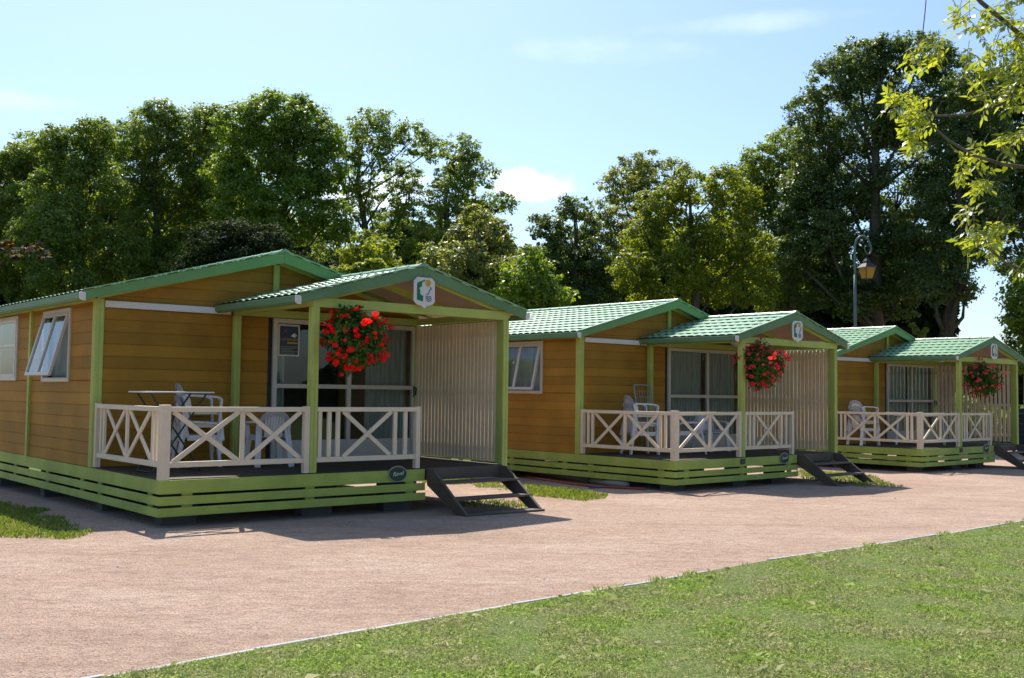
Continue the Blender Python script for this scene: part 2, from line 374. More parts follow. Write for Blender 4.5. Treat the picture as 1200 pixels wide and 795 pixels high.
def roof_slope(m, xe, ze, xr_, zr_, y0, y1):
    """one wavy tiled slope between eave line and ridge line, rows stepped down to the eave"""
    a = Vector((xr_, 0, zr_)); b = Vector((xe, 0, ze)); S = b - a; ln = S.length; S.normalize()
    nn = Vector((-S.z, 0, S.x)); nn = nn if nn.z > 0 else -nn
    rows = round(ln / .33); cols = round((y1 - y0) / .2); sub = 6
    ny = cols * sub + 1; prof = []
    for r in range(rows):
        for t, h in ((0.0, .0), (.35, .006), (.94, .019), (1.0, .016)): prof.append((r + t, h, r))
    base = len(m.v)
    for t, h, r in prof:
        for j in range(ny):
            y = y0 + (y1 - y0) * j / (ny - 1); ph = j / sub + (r % 2) * .5
            w = abs(math.sin(math.pi * ph))
            tt = t + (.16 * w if 0 < t - r else (.16 * w if r > 0 else 0))
            tt = min(tt, rows)
            p = a + S * (tt * ln / rows) + nn * (h + .016 * w * (0.3 + .7 * (t - r)))
            m.v.append((p.x, y, p.z))
    for i in range(len(prof) - 1):
        for j in range(ny - 1):
            q = base + i * ny + j; m.f.append((q, q + 1, q + ny + 1, q + ny))
def gable_roof(parent, name, xe0, ze, xr_, zr_, xe1, y0, y1, barge, ceil, rear=True):
    root = empty(name, (0, 0, 0), 0, parent)
    m = MB(); roof_slope(m, xe0, ze, xr_, zr_, y0 - .02, y1); roof_slope(m, xe1, ze, xr_, zr_, y0 - .02, y1)
    m.build('roof_tiles', M['roof'], root)
    # sheathing slab with ceiling colour
    t = .045; m = MB()
    m.prism([(xe0, ze - .008), (xr_, zr_ - .008), (xe1, ze - .008), (xe1, ze - t), (xr_, zr_ - t), (xe0, ze - t)], (0, y0 + .03, 0), (1, 0, 0), (0, 0, 1), (0, 1, 0), y1 - y0 - .03)
    m.build('ceiling_panel', M[ceil], root)
    # ridge cap
    m = MB(); rc = []
    for k in range(7):
        a = math.pi * k / 6; rc.append((xr_ + .085 * math.cos(a), zr_ - .008 + .062 * math.sin(a)))
    n = int((y1 - y0) / .34) + 1; seg = (y1 - y0 + .06) / n
    for i in range(n):
        m.prism(rc, (0, y0 - .04 + i * seg, 0), (1, 0, 0), (0, 0, 1), (0, 1, 0), seg - .012)
        m.prism([(xr_ + (x - xr_) * 1.1, zr_ + (z - zr_) * 1.13) for x, z in rc], (0, y0 - .04 + i * seg + .0, 0), (1, 0, 0), (0, 0, 1), (0, 1, 0), .05)
    m.build('ridge_cap', M['roof'], root)
    # bargeboards: one mesh each, meeting at the peak
    h = .165
    for e in (xe0, xe1):
        sg = 1 if e < xr_ else -1
        for yy in ((y0, y1) if rear else (y0,)):
            m = MB().prism([(e, ze + .012), (xr_ - sg * .0015, zr_ + .012), (xr_ - sg * .0015, zr_ - h), (e, ze - h + .045)], (0, yy - .014, 0), (1, 0, 0), (0, 0, 1), (0, 1, 0), .028)
            m.build('bargeboard', M[barge], root, .003)
        # white metal drip strip along the top of the front bargeboard
        m = MB().bar((e, y0 - .012, ze + .030), (xr_ - sg * .004, y0 - .012, zr_ + .030), .06, .016, (0, 0, 1))
        m.build('verge_trim', M['roof'], root)
    # gutters on the eaves with white end caps
    for e, sg in ((xe0, -1), (xe1, 1)):
        g = [(0, -.01), (.028, .0), (.085, .0), (.085, -.085), (.05, -.115), (0, -.115)]
        m = MB().prism([(e + sg * a - sg * .02, ze + b - .012) for a, b in g], (0, y0 + .0155, 0), (1, 0, 0), (0, 0, 1), (0, 1, 0), y1 - y0 - .02)
        gt = m.build('gutter', M['barge'], root, .004)
        m = MB().prism([(e + sg * a * .98 - sg * .02, ze + b * 1.04 - .010) for a, b in g], (0, y0 - .022, 0), (1, 0, 0), (0, 0, 1), (0, 1, 0), .036)
        m.build('gutter_end_cap', M['whitetrim'], gt, .003)
    return root
def frame_rect(m, o, U, V, Nn, u0, u1, v0, v1, w, t0, t1):
    o, U, V, Nn = map(Vector, (o, U, V, Nn))
    def b(a, c, d, e): m.prism([(a, d), (c, d), (c, e), (a, e)], o + Nn * t0, U, V, Nn, t1 - t0)
    b(u0, u0 + w, v0, v1); b(u1 - w, u1, v0, v1); b(u0 + w, u1 - w, v0, v0 + w); b(u0 + w, u1 - w, v1 - w, v1)
def window(parent, y0, y1, z0, z1, openang, mull=True, horiz=False):
    """window in the left side wall (plane x=0, outward -x)"""
    U = (0, 1, 0); V = (0, 0, 1); Nn = (-1, 0, 0)
    m = MB(); frame_rect(m, (0, 0, 0), U, V, Nn, y0, y1, z0, z1, .065, -.05, .040)
    w = m.build('window', M['pvc'], parent, .004)
    inner = (y0 + .058, y1 - .058, z0 + .058, z1 - .058)
    # sash hinged at the top
    ax = Vector((-.03, 0, inner[3]));
    def T(p): return ax + Matrix.Rotation(openang, 3, 'Y') @ (Vector(p) - ax)
    m = MB(); q = MB(); mid = (inner[0] + inner[1]) / 2
    frame_rect(m, (-.005, 0, 0), U, V, Nn, inner[0], inner[1], inner[2], inner[3], .055, 0, .045)
    if mull: m.box(-.050, -.005, mid - .035, mid + .035, inner[2] + .055, inner[3] - .055)
    if horiz:
        zz = inner[2] + .55 * (inner[3] - inner[2]); m.box(-.0495, -.0055, inner[0] + .055, inner[1] - .055, zz - .03, zz + .03)
    q.box(-.030, -.024, inner[0] + .05, inner[1] - .05, inner[2] + .05, inner[3] - .05)
    m.v = [tuple(T(v)) for v in m.v]; q.v = [tuple(T(v)) for v in q.v]
    s = m.build('sash', M['pvc'], w, .003); q.build('pane', M['glass'], w)
    if horiz: return w
    # curtain inside
    c = MB(); n = 60; b = len(c.v)
    for i in range(n + 1):
        yy = y0 + (y1 - y0) * i / n; xx = .14 + .018 * math.sin(i * 1.25) + .008 * math.sin(i * .6)
        c.v += [(xx, yy, z0 - .1), (xx, yy, z1 + .02)]
    c.f += [(b + 2 * i, b + 2 * i + 1, b + 2 * i + 3, b + 2 * i + 2) for i in range(n)]
    if not horiz:
        pass
    c.build('curtain', M['curtain'], w, smooth=True)
    return w

def railing_section(parent, P0, P1, items):
    """P0->P1 horizontal run; items: ('b',t) baluster, ('x',t0,t1) crossed braces in metres along the run, ('p',t) post"""
    P0, P1 = Vector(P0), Vector(P1); d = (P1 - P0); ln = d.length; d.normalize(); side = Vector((d.y, -d.x, 0))
    r = empty('railing', (0, 0, 0), 0, parent)
    zt, zb = HR, .155
    MB().bar(P0 + Vector((0, 0, zt - .032)), P1 + Vector((0, 0, zt - .032)), .075, .064).build('top_rail', M['cream'], r, .005)
    MB().bar(P0 + Vector((0, 0, zb)), P1 + Vector((0, 0, zb)), .05, .07).build('bottom_rail', M['cream'], r, .005)
    z0, z1 = zb + .036, zt - .065
    for it in items:
        if it[0] == 'b':
            c = P0 + d * it[1]
            MB().bar(c + Vector((0, 0, z0)), c + Vector((0, 0, z1)), .034, .062, d).build('baluster', M['cream'], r, .003)
        elif it[0] == 'p':
            c = P0 + d * it[1]
            MB().bar(c + Vector((0, 0, -.02)), c + Vector((0, 0, zt + .012)), .082, .078, d).build('end_post', M['cream'], r, .005)
        else:
            for k, off in ((0, .011), (1, -.011)):
                a = P0 + d * it[1 + k] + side * off; b = P0 + d * it[2 - k] + side * off
                MB().bar(a + Vector((0, 0, z0 - .004)), b + Vector((0, 0, z1 + .004)), .022, .062, side.cross(b - a + Vector((0, 0, z1 - z0)))).build('cross_brace', M['cream'], r, .003)
    return r

def chalet(i, loc, yaw, label, sash_open, curt):
    C = empty('chalet', loc, yaw); tag(C, label, 'chalet', 'ochre holiday chalets in a row along the gravel path')
    X, Y, Z = (1, 0, 0), (0, 1, 0), (0, 0, 1); mY = (0, -1, 0); mX = (-1, 0, 0)
    # --- walls
    dx0, dx1, dz1 = 2.775, 5.55, 2.265
    wy = [(3.62, 4.97, 1.195, 2.325), (6.42, 7.75, 1.215, 2.335)]
    ztop = 2.36
    wall('front_wall', (0, D, 0), X, mY, .0, W, -.03, ztop, [(2.70, dx1, -.03, dz1)], C)
    wall('side_wall', (0, 0, 0), Y, mX, D + .061, L, -.03, ztop, [(a + .02, b - .02, c + .02, d - .02) for a, b, c, d in wy], C)
    wall('side_wall', (W, 0, 0), Y, X, D + .061, L, -.03, ztop, [], C)
    wall('rear_wall', (0, L, 0), X, Y, .0, W, -.03, ztop, [], C)
    for yy, nn in ((D, mY), (L, Y)):
        m = MB(); zz = lambda x: ZE + SL * (OX + min(x, W - x)) - .045
        o = Vector((0, yy, 0)); gt = zz(W / 2)
        fl = lambda z: max(0, (z + .045 - ZE) / SL - OX); fr = lambda z: W - fl(z)
        siding(m, o, Vector(X), Vector(nn), fl, fr, ztop + .001, gt - .02)
        m.prism([(0, ztop + .001), (W, ztop + .001), (W, zz(W)), (W / 2, gt), (0, zz(0))], o - Vector(nn) * .001, X, Z, tuple(-x for x in nn), .05)
        m.build('gable_wall', M['siding'], C)
    m = MB(); m.box(.062, W - .062, D + .062, L - .062, -.05, -.03); m.build('floor', M['interior'], C)
    m = MB(); m.box(.07, W - .07, D + 2.6, D + 2.66, -.03, 2.34); m.box(.07, W - .07, D + .065, L - .07, 2.345, 2.355); m.build('inner_partition', M['interior'], C)
    # --- corner posts and battens
    def post(name, x, y, z0, z1, s=.10):
        m = MB(); h = s / 2
        m.box(x - h, x + h, y - h, y + h, z0, z1)
        for sx, sy in ((0, -1), (-1, 0), (0, 1), (1, 0)):   # raised fillets leave a groove down the middle
            for k in (-1, 1):
                cx = x + sx * (h + .003) + (sy != 0) * k * s * .27; cy = y + sy * (h + .003) + (sx != 0) * k * s * .27
                ax = (s * .21, .004) if sy else (.004, s * .21)
                m.box(cx - ax[0], cx + ax[0], cy - ax[1], cy + ax[1], z0 + .004, z1 - .004)
        return m.build(name, M['lime'], C, .003)
    post('corner_post', .032, D + .018, -.03, 2.40, .115)
    post('corner_post', W - .032, L - .018, -.03, 2.40, .115); post('corner_post', .032, L - .018, -.03, 2.40, .115)
    post('porch_post', PX, D - .072, -.02, ZT, .095); post('porch_post', W - .03, D - .03, -.02, ZT, .10)
    post('porch_post', PX, .05, -.02, ZT, .105); post('porch_post', W - .05, .05, -.05, ZT, .105)
    for yy in (5.62, 8.3):
        MB().box(-.055, -.008, yy - .045, yy + .045, -.03, 2.36).build('batten', M['lime'], C, .003)
    # wall plate under the eaves, king post, gable rafters
    MB().box(-.02, .06, D + .09, L - .07, 2.362, 2.43).box(W - .06, W + .02, D + .09, L - .07, 2.362, 2.43).build('wall_plate', M['lime'], C)
    MB().box(W / 2 - .05, W / 2 + .05, D - .062, D - .024, 2.36, ZP - .175).build('king_post', M['lime'], C, .003)
    for sg in (-1, 1):
        m = MB(); xe = W / 2 + sg * (W / 2)
        m.prism([(xe, ZE + SL * OX - .055), (W / 2 + sg * .051, ZP - .06 - SL * .051), (W / 2 + sg * .051, ZP - .16 - SL * .051), (xe, ZE + SL * OX - .15)], (0, D - .056, 0), X, Z, Y, .03)
        m.build('gable_rafter', M['lime'], C, .003)
    # white horizontal trim on the facade
    MB().box(.10, PX - .1, D - .075, D - .026, 2.275, 2.375).build('awning_cassette', M['whitetrim'], C, .01)
    # --- roofs
    gable_roof(C, 'main_roof', -OX, ZE, W / 2, ZP, W + OX, D - OH, L + .3, 'bargebright', 'ceiling')
    gable_roof(C, 'porch_roof', PX - POX, PZE, PCX, PZP, W + POX, -POH, D - .03, 'barge', 'ceiling', rear=False)
    # --- porch frame
    psl = (PZP - PZE) / (PCX - PX + POX)
    MB().box(PX - .052, W + .0, .0, .09, ZT, ZT + .135).build('porch_beam', M['lime'], C, .004)
    MB().box(PX - .047, W - .01, D - .115, D - .035, ZT + .001, ZT + .12).build('porch_beam', M['lime'], C, .004)
    for xx in (PX, W - .05):
        MB().box(xx - .04, xx + .04, .0905, D - .116, ZT + .012, ZT + .12).build('side_beam', M['lime'], C, .004)
    for yy in (.02, 1.25):
        for sg in (-1, 1):
            xe = PCX + sg * (PCX - PX + .05); m = MB(); ze = PZE + psl * (POX - .05) - .047
            m.prism([(xe, ze), (PCX + sg * .002, PZP - .047), (PCX + sg * .002, PZP - .165), (xe + 0, ze - .125)], (0, yy, 0), X, Z, Y, .055)
            m.build('porch_rafter', M['lime'], C, .003)
    MB().box(PX, W - .05, 1.252, 1.303, ZT + .13, ZT + .24).build('tie_beam', M['lime'], C, .003)
    # --- french window
    fw = empty('french_window', (0, 0, 0), 0, C); m = MB()
    frame_rect(m, (0, D - .03, 0), X, Z, mY, dx0, dx1, .0, dz1, .075, -.045, .03)
    m.box(4.16, 4.235, D - .055, D + .01, .075, dz1 - .075); m.box(dx0 + .075, 4.16, D - .053, D + .008, 1.145, 1.215); m.box(4.235, dx1 - .075, D - .053, D + .008, 1.145, 1.215)
    m.build('frame', M['pvc'], fw, .004)
    MB().box(dx0 + .075, 4.16, D - .046, D + .004, .075, .30).box(4.235, dx1 - .075, D - .046, D + .004, .075, .30).build('kick_panel', M['pvc'], fw, .004)
    MB().box(2.70, 2.773, D - .012, D + .02, -.02, dz1).build('shutter_recess_shade', M['black'], fw)  # black strip stands for the shadow in the shutter recess beside the frame
    for a, b in ((dx0 + .07, 4.165), (4.23, dx1 - .07)):
        for c, d in ((.295, 1.15), (1.21, dz1 - .07)):
            MB().box(a, b, D - .026, D - .020, c, d).build('pane', M['glass'], fw)
    h = MB(); h.box(5.50, 5.53, D - .075, D - .058, 1.02, 1.22); h.tube([(5.515, D - .075, 1.18), (5.515, D - .13, 1.18), (5.505, D - .135, 1.14), (5.50, D - .13, 1.05)], .013, 6); h.build('handle', M['black'], fw)
    for a, b in curt:
        c = MB(); n = int((b - a) / .012); bb = len(c.v)
        for k in range(n + 1):
            xx = a + (b - a) * k / n; yy = D + .13 + .016 * math.sin(k * .75) + .006 * math.sin(k * .23 + i)
            c.v += [(xx, yy, -.01), (xx, yy, 2.3)]
        c.f += [(bb + 2 * k, bb + 2 * k + 1, bb + 2 * k + 3, bb + 2 * k + 2) for k in range(n)]
        c.build('curtain', M['curtain'], fw)
    # --- side windows
    window(C, *wy[0], R(sash_open)); window(C, *wy[1], 0, mull=False, horiz=True)
    # --- deck
    m = MB(); n = 21; w = D / n
    for k in range(n): m.box(.012, W - .002, .012 + k * w, (k + 1) * w + .004, -.055, -.02)
    m.build('deck_boards', M['deck'], C, .003)
    m = MB()
    for xx in (.1, 1.9, 3.8, W - .12): m.box(xx - .035, xx + .035, .05, L - .1, -.22, -.0565)
    for yy in (.10, 1.3, 2.4, 5, 8, L - .2): m.box(.08, W - .08, yy - .03, yy + .03, -.21, -.058)
    m.build('joists', M['darkwood'], C)
    # --- skirting boards, three rows with cleats
    rows = ((-.205, -.033), (-.345, -.236), (-.485, -.376))
    for k, (a, b) in enumerate(rows):
        o_ = .012 * k
        MB().box(-.022 - o_, XF, -.022 - o_, -.001 - o_, a, b).build('skirting_board', M['skirt'], C, .004)
        MB().box(-.0225 - o_, -.0015 - o_, -.0005 - o_, L, a, b).build('skirting_board', M['skirt'], C, .004)
        MB().box(W + .0015, W + .0225, (D + .3 if k else .02), L, a, b).build('skirting_board', M['skirt'], C, .004)
        MB().box(.0, W, L + .0015, L + .0225, a, b).build('skirting_board', M['skirt'], C, .004)
    for xx in (.35, 2.1, 3.75): MB().box(xx - .07, xx + .07, .002, .028, -.47, -.06).build('cleat', M['skirt'], C, .003)
    for yy in (.35, 2.2, 2.95, 4.6, 6.4, 8.2): MB().box(.002, .028, yy - .07, yy + .07, -.47, -.06).build('cleat', M['skirt'], C, .003)
    # --- foundation blocks
    for xx in (.35, 2.35, 3.7, W - .3):
        for yy in (.35, 2.5, 5.2, 7.8, L - .3):
            if xx > 5 and yy < 1: continue
            m = MB().box(xx - .24, xx + .24, yy - .11, yy + .11, ZG - .15, -.225); m.build('foundation_block', M['concrete'], C, .008)
    # --- railings
    s = .04
    railing_section(C, (s, D - .05, 0), (s, .095, 0), [('p', .03), ('b', .19), ('b', .31), ('x', .37, 1.14), ('b', 1.19), ('x', 1.24, 2.03), ('b', 2.10), ('b', 2.22)])
    MB().box(-.012, .108, -.012, .108, -.04, HR + .025).build('railing_corner_post', M['cream'], C, .006)
    railing_section(C, (.11, s, 0), (PX - .055, s, 0), [('x', .05, .93), ('b', .985), ('x', 1.04, 1.84), ('p', 1.925)])
    railing_section(C, (PX + .055, s, 0), (XR, s, 0), [('b', .06), ('b', .21), ('b', .35), ('x', .44, 1.24), ('b', 1.31), ('b', 1.49), ('p', 1.70)])
    # --- slatted side screen
    sc = empty('slat_screen', (0, 0, 0), 0, C)
    n = 23 if i < 2 else 18
    y0, y1 = .18, 2.44
    for k in range(n):
        pw = (y1 - y0) / n; gap = .016 if i == 0 else (.024 if i == 1 else .045)
        a = y0 + k * pw; m = MB()
        m.box(W - .085, W - .063, a + gap / 2, a + pw - gap / 2, .03, ZT - .01); m.build('slat', M['slat'], sc, .003)
    for zz in (.22, 1.1, 2.05): MB().box(W - .062, W - .022, y0, y1, zz - .035, zz + .035).build('cross_bar', M['slat'], sc)
    MB().box(W - .10, W - .045, .115, .172, .0, ZT).build('screen_stile', M['lime'], sc, .003)
    # --- steps
    st = empty('steps', (0, 0, 0), 0, C); sx0, sx1 = XF + .03, 5.46
    MB().box(sx0, sx1 + .05, -.03, .008, -.20, -.024).build('riser_board', M['stepwood'], st, .004)
    for xx in (sx0 + .02, sx1):
        m = MB().prism([(-.032, -.03), (-.17, -.03), (-.98, ZG + .03), (-.98, ZG - .01), (-.76, ZG - .01), (-.032, -.27)], (xx - .02, 0, 0), Y, Z, X, .045)
        m.build('stringer', M['stepwood'], st, .004)
    for yy, zz in ((-.30, -.205), (-.60, -.425), (-.90, -.625)):
        MB().box(sx0 - .01, sx1 + .045, yy - .13, yy + .13, zz - .03, zz + .006).build('tread', M['stepwood'], st, .005)
    # --- gable sign (white shield with pictogram)
    sg = empty('gable_sign', (PCX, -POH - .03, 2.585), 0, C)
    b = [(-.19, .17), (-.13, .225), (.13, .225), (.19, .17), (.19, -.13), (.14, -.18), (.05, -.20), (0, -.24), (-.05, -.20), (-.14, -.18), (-.19, -.13)]
    MB().prism(b, (0, 0, 0), X, Z, mY, .02).build('sign_board', M['whitetrim'], sg, .004)
    o_ = (0, -.0215, 0)
    g = [(-.135, .135), (.005, .195), (.005, .17), (-.04, .155), (-.055, .125), (-.04, .095), (-.075, .08), (-.095, .05), (-.075, .02), (-.085, -.01), (-.06, -.04), (-.025, -.05), (-.025, -.135), (-.135, -.115)]
    MB().prism(g, o_, X, Z, mY, .003).build('green_house_mark', M['signgreen'], sg)
    MB().prism([(.06 + .048 * math.cos(a * .35), .145 + .052 * math.sin(a * .35)) for a in range(18)], o_, X, Z, mY, .003).build('yellow_sun_mark', M['gold'], sg)
    m = MB()
    for k, (zz, x0, x1) in enumerate(((-.06, .02, .12), (-.09, .02, .13), (-.12, .03, .12))):
        P = [(x0 + (x1 - x0) * t / 8, -.024, zz + .012 * math.sin(t * 1.3)) for t in range(9)]; m.tube(P, .0055, 5)
    m.tube([(.10, -.024, .09), (.12, -.024, .06), (.085, -.024, .03), (.075, -.024, -.01), (.04, -.024, -.03)], .007, 5)
    m.build('blue_wave_mark', M['signblue'], sg)
    # --- oval name plate on the top skirting board
    pl = empty('name_plate', (3.51, -.052 + .022, -.085), 0, C)
    def ell(a, b): return [(a * math.cos(t * math.pi / 16), b * math.sin(t * math.pi / 16)) for t in range(32)]
    MB().prism(ell(.165, .118), (0, .006, 0), X, Z, mY, .016).build('plate_rim', M['platerim'], pl)
    MB().prism(ell(.148, .102), (0, -.011, 0), X, Z, mY, .003).build('plate_face', M['platedark'], pl)
    text_mesh('plate_lettering', 'Ravel', .085, M['whitetrim'], pl, Matrix.Translation((0, -.0155, .002)) @ Matrix.Rotation(R(90), 4, 'X') @ Matrix.Rotation(R(6), 4, 'Z'), .35)
    if i > 0:
        MB().box(2.0, 2.14, -.05, -.0225, -.16, -.05).build('meter_box', M['concrete'], C, .004)
    # wall lamp under the porch
    MB().lathe([(0.001, -.07), (.11, -.05), (.15, .0), (.15, .03), (0.001, .03)], (3.96, 1.5, ZT + .10)).build('porch_lamp', M['whiteplastic'], C, smooth=True)
    return C

cz = (-1.117 + CAMZ, -1.208 + CAMZ, -1.27 + CAMZ)
CH = []
spec = [((-4.351, 13.202, cz[0]), 39.99, 'nearest ochre chalet, side window propped wide open, bright red geraniums on its porch', 15, [(2.86, 3.08), (4.62, 5.47)]),
        ((3.085, 19.844, cz[1]), 41.66, 'ochre chalet in the middle of the row with a folded rack on its porch', 13, [(2.86, 4.14), (4.42, 5.47)]),
        ((10.442, 26.923, cz[2]), 40.83, 'ochre chalet farthest away at the right end of the row, beside the street lamp', 4, [(3.0, 4.15), (4.25, 5.47)])]
for i, (loc, yaw, lab, op, curt) in enumerate(spec):
    CH.append(chalet(i, loc, R(yaw), lab, op, curt))
bpy.context.view_layer.update()
MW = [Matrix.Translation(s[0]) @ Matrix.Rotation(R(s[1]), 4, 'Z') for s in spec]
def wl(i, p): return MW[i] @ Vector(p)
def yaw(i): return R(spec[i][1])

# poster inside the first chalet's window
P = empty('poster', wl(0, (3.06, D - .032, 1.92)), yaw(0)); tag(P, 'small framed advertising poster with yellow lettering in the nearest chalet\'s glass door', 'poster')
MB().box(-.19, .19, 0, .005, -.255, .255).build('poster_border', M['whitetrim'], P)
MB().box(-.165, .165, -.003, -.001, .03, .23).build('poster_picture', M['postersky'], P)
MB().box(-.165, .165, -.003, -.001, -.235, .028).build('poster_text_area', M['posterdark'], P)
mt = Matrix.Rotation(R(90), 4, 'X')
text_mesh('poster_title', 'Tour de France', .052, M['gold'], P, Matrix.Translation((0, -.004, .01)) @ mt)
MB().box(-.03, .155, -.005, -.0035, -.055, -.03).build('poster_subtitle', M['gold'], P)
MB().prism([(-.1, .14), (-.04, .19), (-.05, .13)], (0, -.004, 0), (1, 0, 0), (0, 0, 1), (0, -1, 0), .001).build('poster_red_shape', M['red'], P)
MB().prism([(.03, .07), (.09, .12), (.14, .08), (.1, .045)], (0, -.004, 0), (1, 0, 0), (0, 0, 1), (0, -1, 0), .001).build('poster_white_shape', M['whiteplastic'], P)
m = MB()
for k in range(5): m.box(-.15, .15 - .04 * (k % 3), -.005, -.0035, -.11 - .026 * k, -.102 - .026 * k)
m.build('poster_small_print', M['platerim'], P)

# ------------------------------------------------------------------ white plastic chairs
def make_chair():
    r = empty('plastic_chair', (0, 0, 0)); pm = M['whiteplastic']
    # faces +x. seat
    m = MB(); n = 9; k = 7; b = 0
    for lay in (0, 1):
        for a in range(n):
            for c in range(k):
                u = a / (n - 1); v = c / (k - 1) * 2 - 1
                x = -.20 + .44 * u; y = v * (.21 + .03 * u); z = .43 - .022 * (1 - v * v) * math.sin(math.pi * min(1, u * 1.1)) - .02 * (u > .9) - .012 * lay + .02 * (u - .5) * .5
                m.v.append((x, y, z))
    for lay in (0, 1):
        for a in range(n - 1):
            for c in range(k - 1):
                q = lay * n * k + a * k + c; f = (q, q + 1, q + k + 1, q + k); m.f.append(f if lay else f[::-1])
    m.build('seat', pm, r, smooth=True)
    MB().tube([(.235, -.23, .43), (.25, -.12, .41), (.25, .12, .41), (.235, .23, .43)], .014, 6).build('seat_edge', pm, r, smooth=True)
    # back: arched top band, slats
    m = MB()
    arch = lambda t: (-.215 - .10 * (.42 + .40 * math.sin(math.pi * t)) - .02 * math.sin(math.pi * t), .235 * math.cos(math.pi * t) * (-1), .60 + .235 * math.sin(math.pi * t) ** .7 if 0 < t < 1 else .60)
    pts = [arch(t / 14) for t in range(15)]
    for dx in (0, .0):
        for p, q in zip(pts, pts[1:]):
            pp, qq = Vector(p), Vector(q); inw = Vector((0, -(pp.y + qq.y) / 2, .52 - (pp.z + qq.z) / 2)).normalized()
            a, b_, c, d = pp, qq, qq + Vector((0, -qq.y, .52 - qq.z)).normalized() * .075, pp + Vector((0, -pp.y, .52 - pp.z)).normalized() * .075
            o3 = Vector((-.014, 0, 0)); m.add([a, b_, c, d, a + o3, b_ + o3, c + o3, d + o3], [(0, 1, 2, 3), (7, 6, 5, 4), (0, 4, 5, 1), (2, 6, 7, 3), (1, 5, 6, 2), (0, 3, 7, 4)])
    for y in (-.135, -.09, -.045, 0, .045, .09, .135):
        top = .78 - 1.9 * y * y - .01
        m.bar((-.21, y * .85, .44), (-.30 + .3 * y * y, y, top), .036, .012, (1, 0, 0))
    m.build('backrest', pm, r, smooth=False, bevel=.003)
    for s in (-1, 1):
        m = MB(); m.bar((.245, s * .225, .42), (.29, s * .27, .0), .085, .04, (1, 0, 0)); m.build('leg', pm, r, .006)
        m = MB(); m.bar((-.20, s * .21, .60), (-.32, s * .255, .0), .085, .04, (1, 0, 0)); m.build('leg', pm, r, .006)
        m = MB()
        A = [(-.26, s * .235, .66), (-.12, s * .285, .655), (.05, s * .295, .65), (.20, s * .285, .635), (.255, s * .27, .60)]
        for p, q in zip(A, A[1:]): m.bar(p, q, .07, .03)
        m.bar((.255, s * .27, .605), (.25, s * .235, .40), .075, .03, (1, 0, 0)); m.bar((-.19, s * .22, .43), (-.25, s * .235, .66), .09, .03, (0, 1, 0)); m.bar((-.18, s * .225, .425), (.24, s * .235, .425), .02, .08)
        m.build('armrest', pm, r, .004)
    return r
chair0 = make_chair(); usedc = [False]
def put_chair(ci, x, y, rz, label, dz=0, group='white plastic garden chairs on the porches'):
    c = chair0 if not usedc[0] else copy_tree(chair0); usedc[0] = True
    c.location = wl(ci, (x, y, -.02 + dz)); c.rotation_euler = (0, 0, yaw(ci) + R(rz)); tag(c, label, 'chair', group)
LVL = [('bottom', 'lowest'), ('middle', ''), ('top', '')]
where = ['on the nearest porch behind the folding table', 'on the middle porch beside the folded rack', 'on the farthest porch by the ochre wall']
for ci, (x, y, rz) in enumerate(((1.30, 1.95, -12), (1.0, 1.75, -25), (-.72 + 1.1, 1.85, -15))):
    for k in range(3):
        put_chair(ci, x + .012 * k, y + .006 * k, rz + k * 1.5, f'{LVL[k][0]} white armchair of the stack {where[ci]}', .19 * k)
put_chair(0, 2.25, 1.55, 80, 'single white plastic armchair standing in front of the glass door on the nearest porch')
put_chair(1, 2.15, 1.35, 128, 'white armchair by the railing corner post on the middle porch, its solid side showing')
put_chair(1, 3.35, 1.75, -100, 'white armchair with slotted back near the green post on the middle porch')

# tall folding table on first porch
T = empty('folding_table', wl(0, (.62, 1.25, -.02)), yaw(0) + R(4)); tag(T, 'tall folding table with thin white top and dark green crossed legs, nearest porch', 'table')
MB().box(-.50, .50, -.27, .27, 1.075, 1.095).build('tabletop', M['whiteplastic'], T, .006)
for s in (-1, 1):
    MB().tube([(-.40, s * .20, 1.07), (.36, s * .20, .01)], .013, 8).build('leg', M['darkmetal'], T)
    MB().tube([(.40, s * .23, 1.07), (-.36, s * .23, .01)], .013, 8).build('leg', M['darkmetal'], T)
MB().tube([(-.36, -.23, .012), (-.36, .23, .012)], .013, 8).build('foot_bar', M['darkmetal'], T); MB().tube([(.36, -.2, .012), (.36, .2, .012)], .013, 8).build('foot_bar', M['darkmetal'], T)
# garden table on the far porch
T = empty('garden_table', wl(2, (2.05, 1.1, -.02)), yaw(2)); tag(T, 'white plastic garden table on the farthest chalet\'s porch', 'table')
MB().box(-.65, .65, -.42, .42, .79, .825).build('tabletop', M['whiteplastic'], T, .01)
for sx in (-1, 1):
    for sy in (-1, 1): MB().bar((sx * .56, sy * .34, .79), (sx * .60, sy * .38, 0), .05, .05, (1, 0, 0)).build('leg', M['whiteplastic'], T, .006)
# folded drying rack leaning on the middle porch wall
T = empty('drying_rack', wl(1, (1.66, 2.12, -.02)), yaw(1)); tag(T, 'folded grey metal drying rack leaning by the green post on the middle porch', 'rack')
MB().tube([(-.29, -.12, .02), (-.27, .16, 1.38), (-.24, .17, 1.43), (.24, .17, 1.43), (.27, .16, 1.38), (.29, -.12, .02)], .016, 8).build('frame', M['alu'], T, smooth=True)
m = MB()
for k in range(9): t = .3 + k * .125; m.tube([(-.275, -.12 + .2 * t, t), (.275, -.12 + .2 * t, t)], .005, 5)
for k in range(6): x = -.2 + k * .08; m.tube([(x, -.06, .3), (x, .14, 1.3)], .005, 5)
m.build('wires', M['alu'], T)

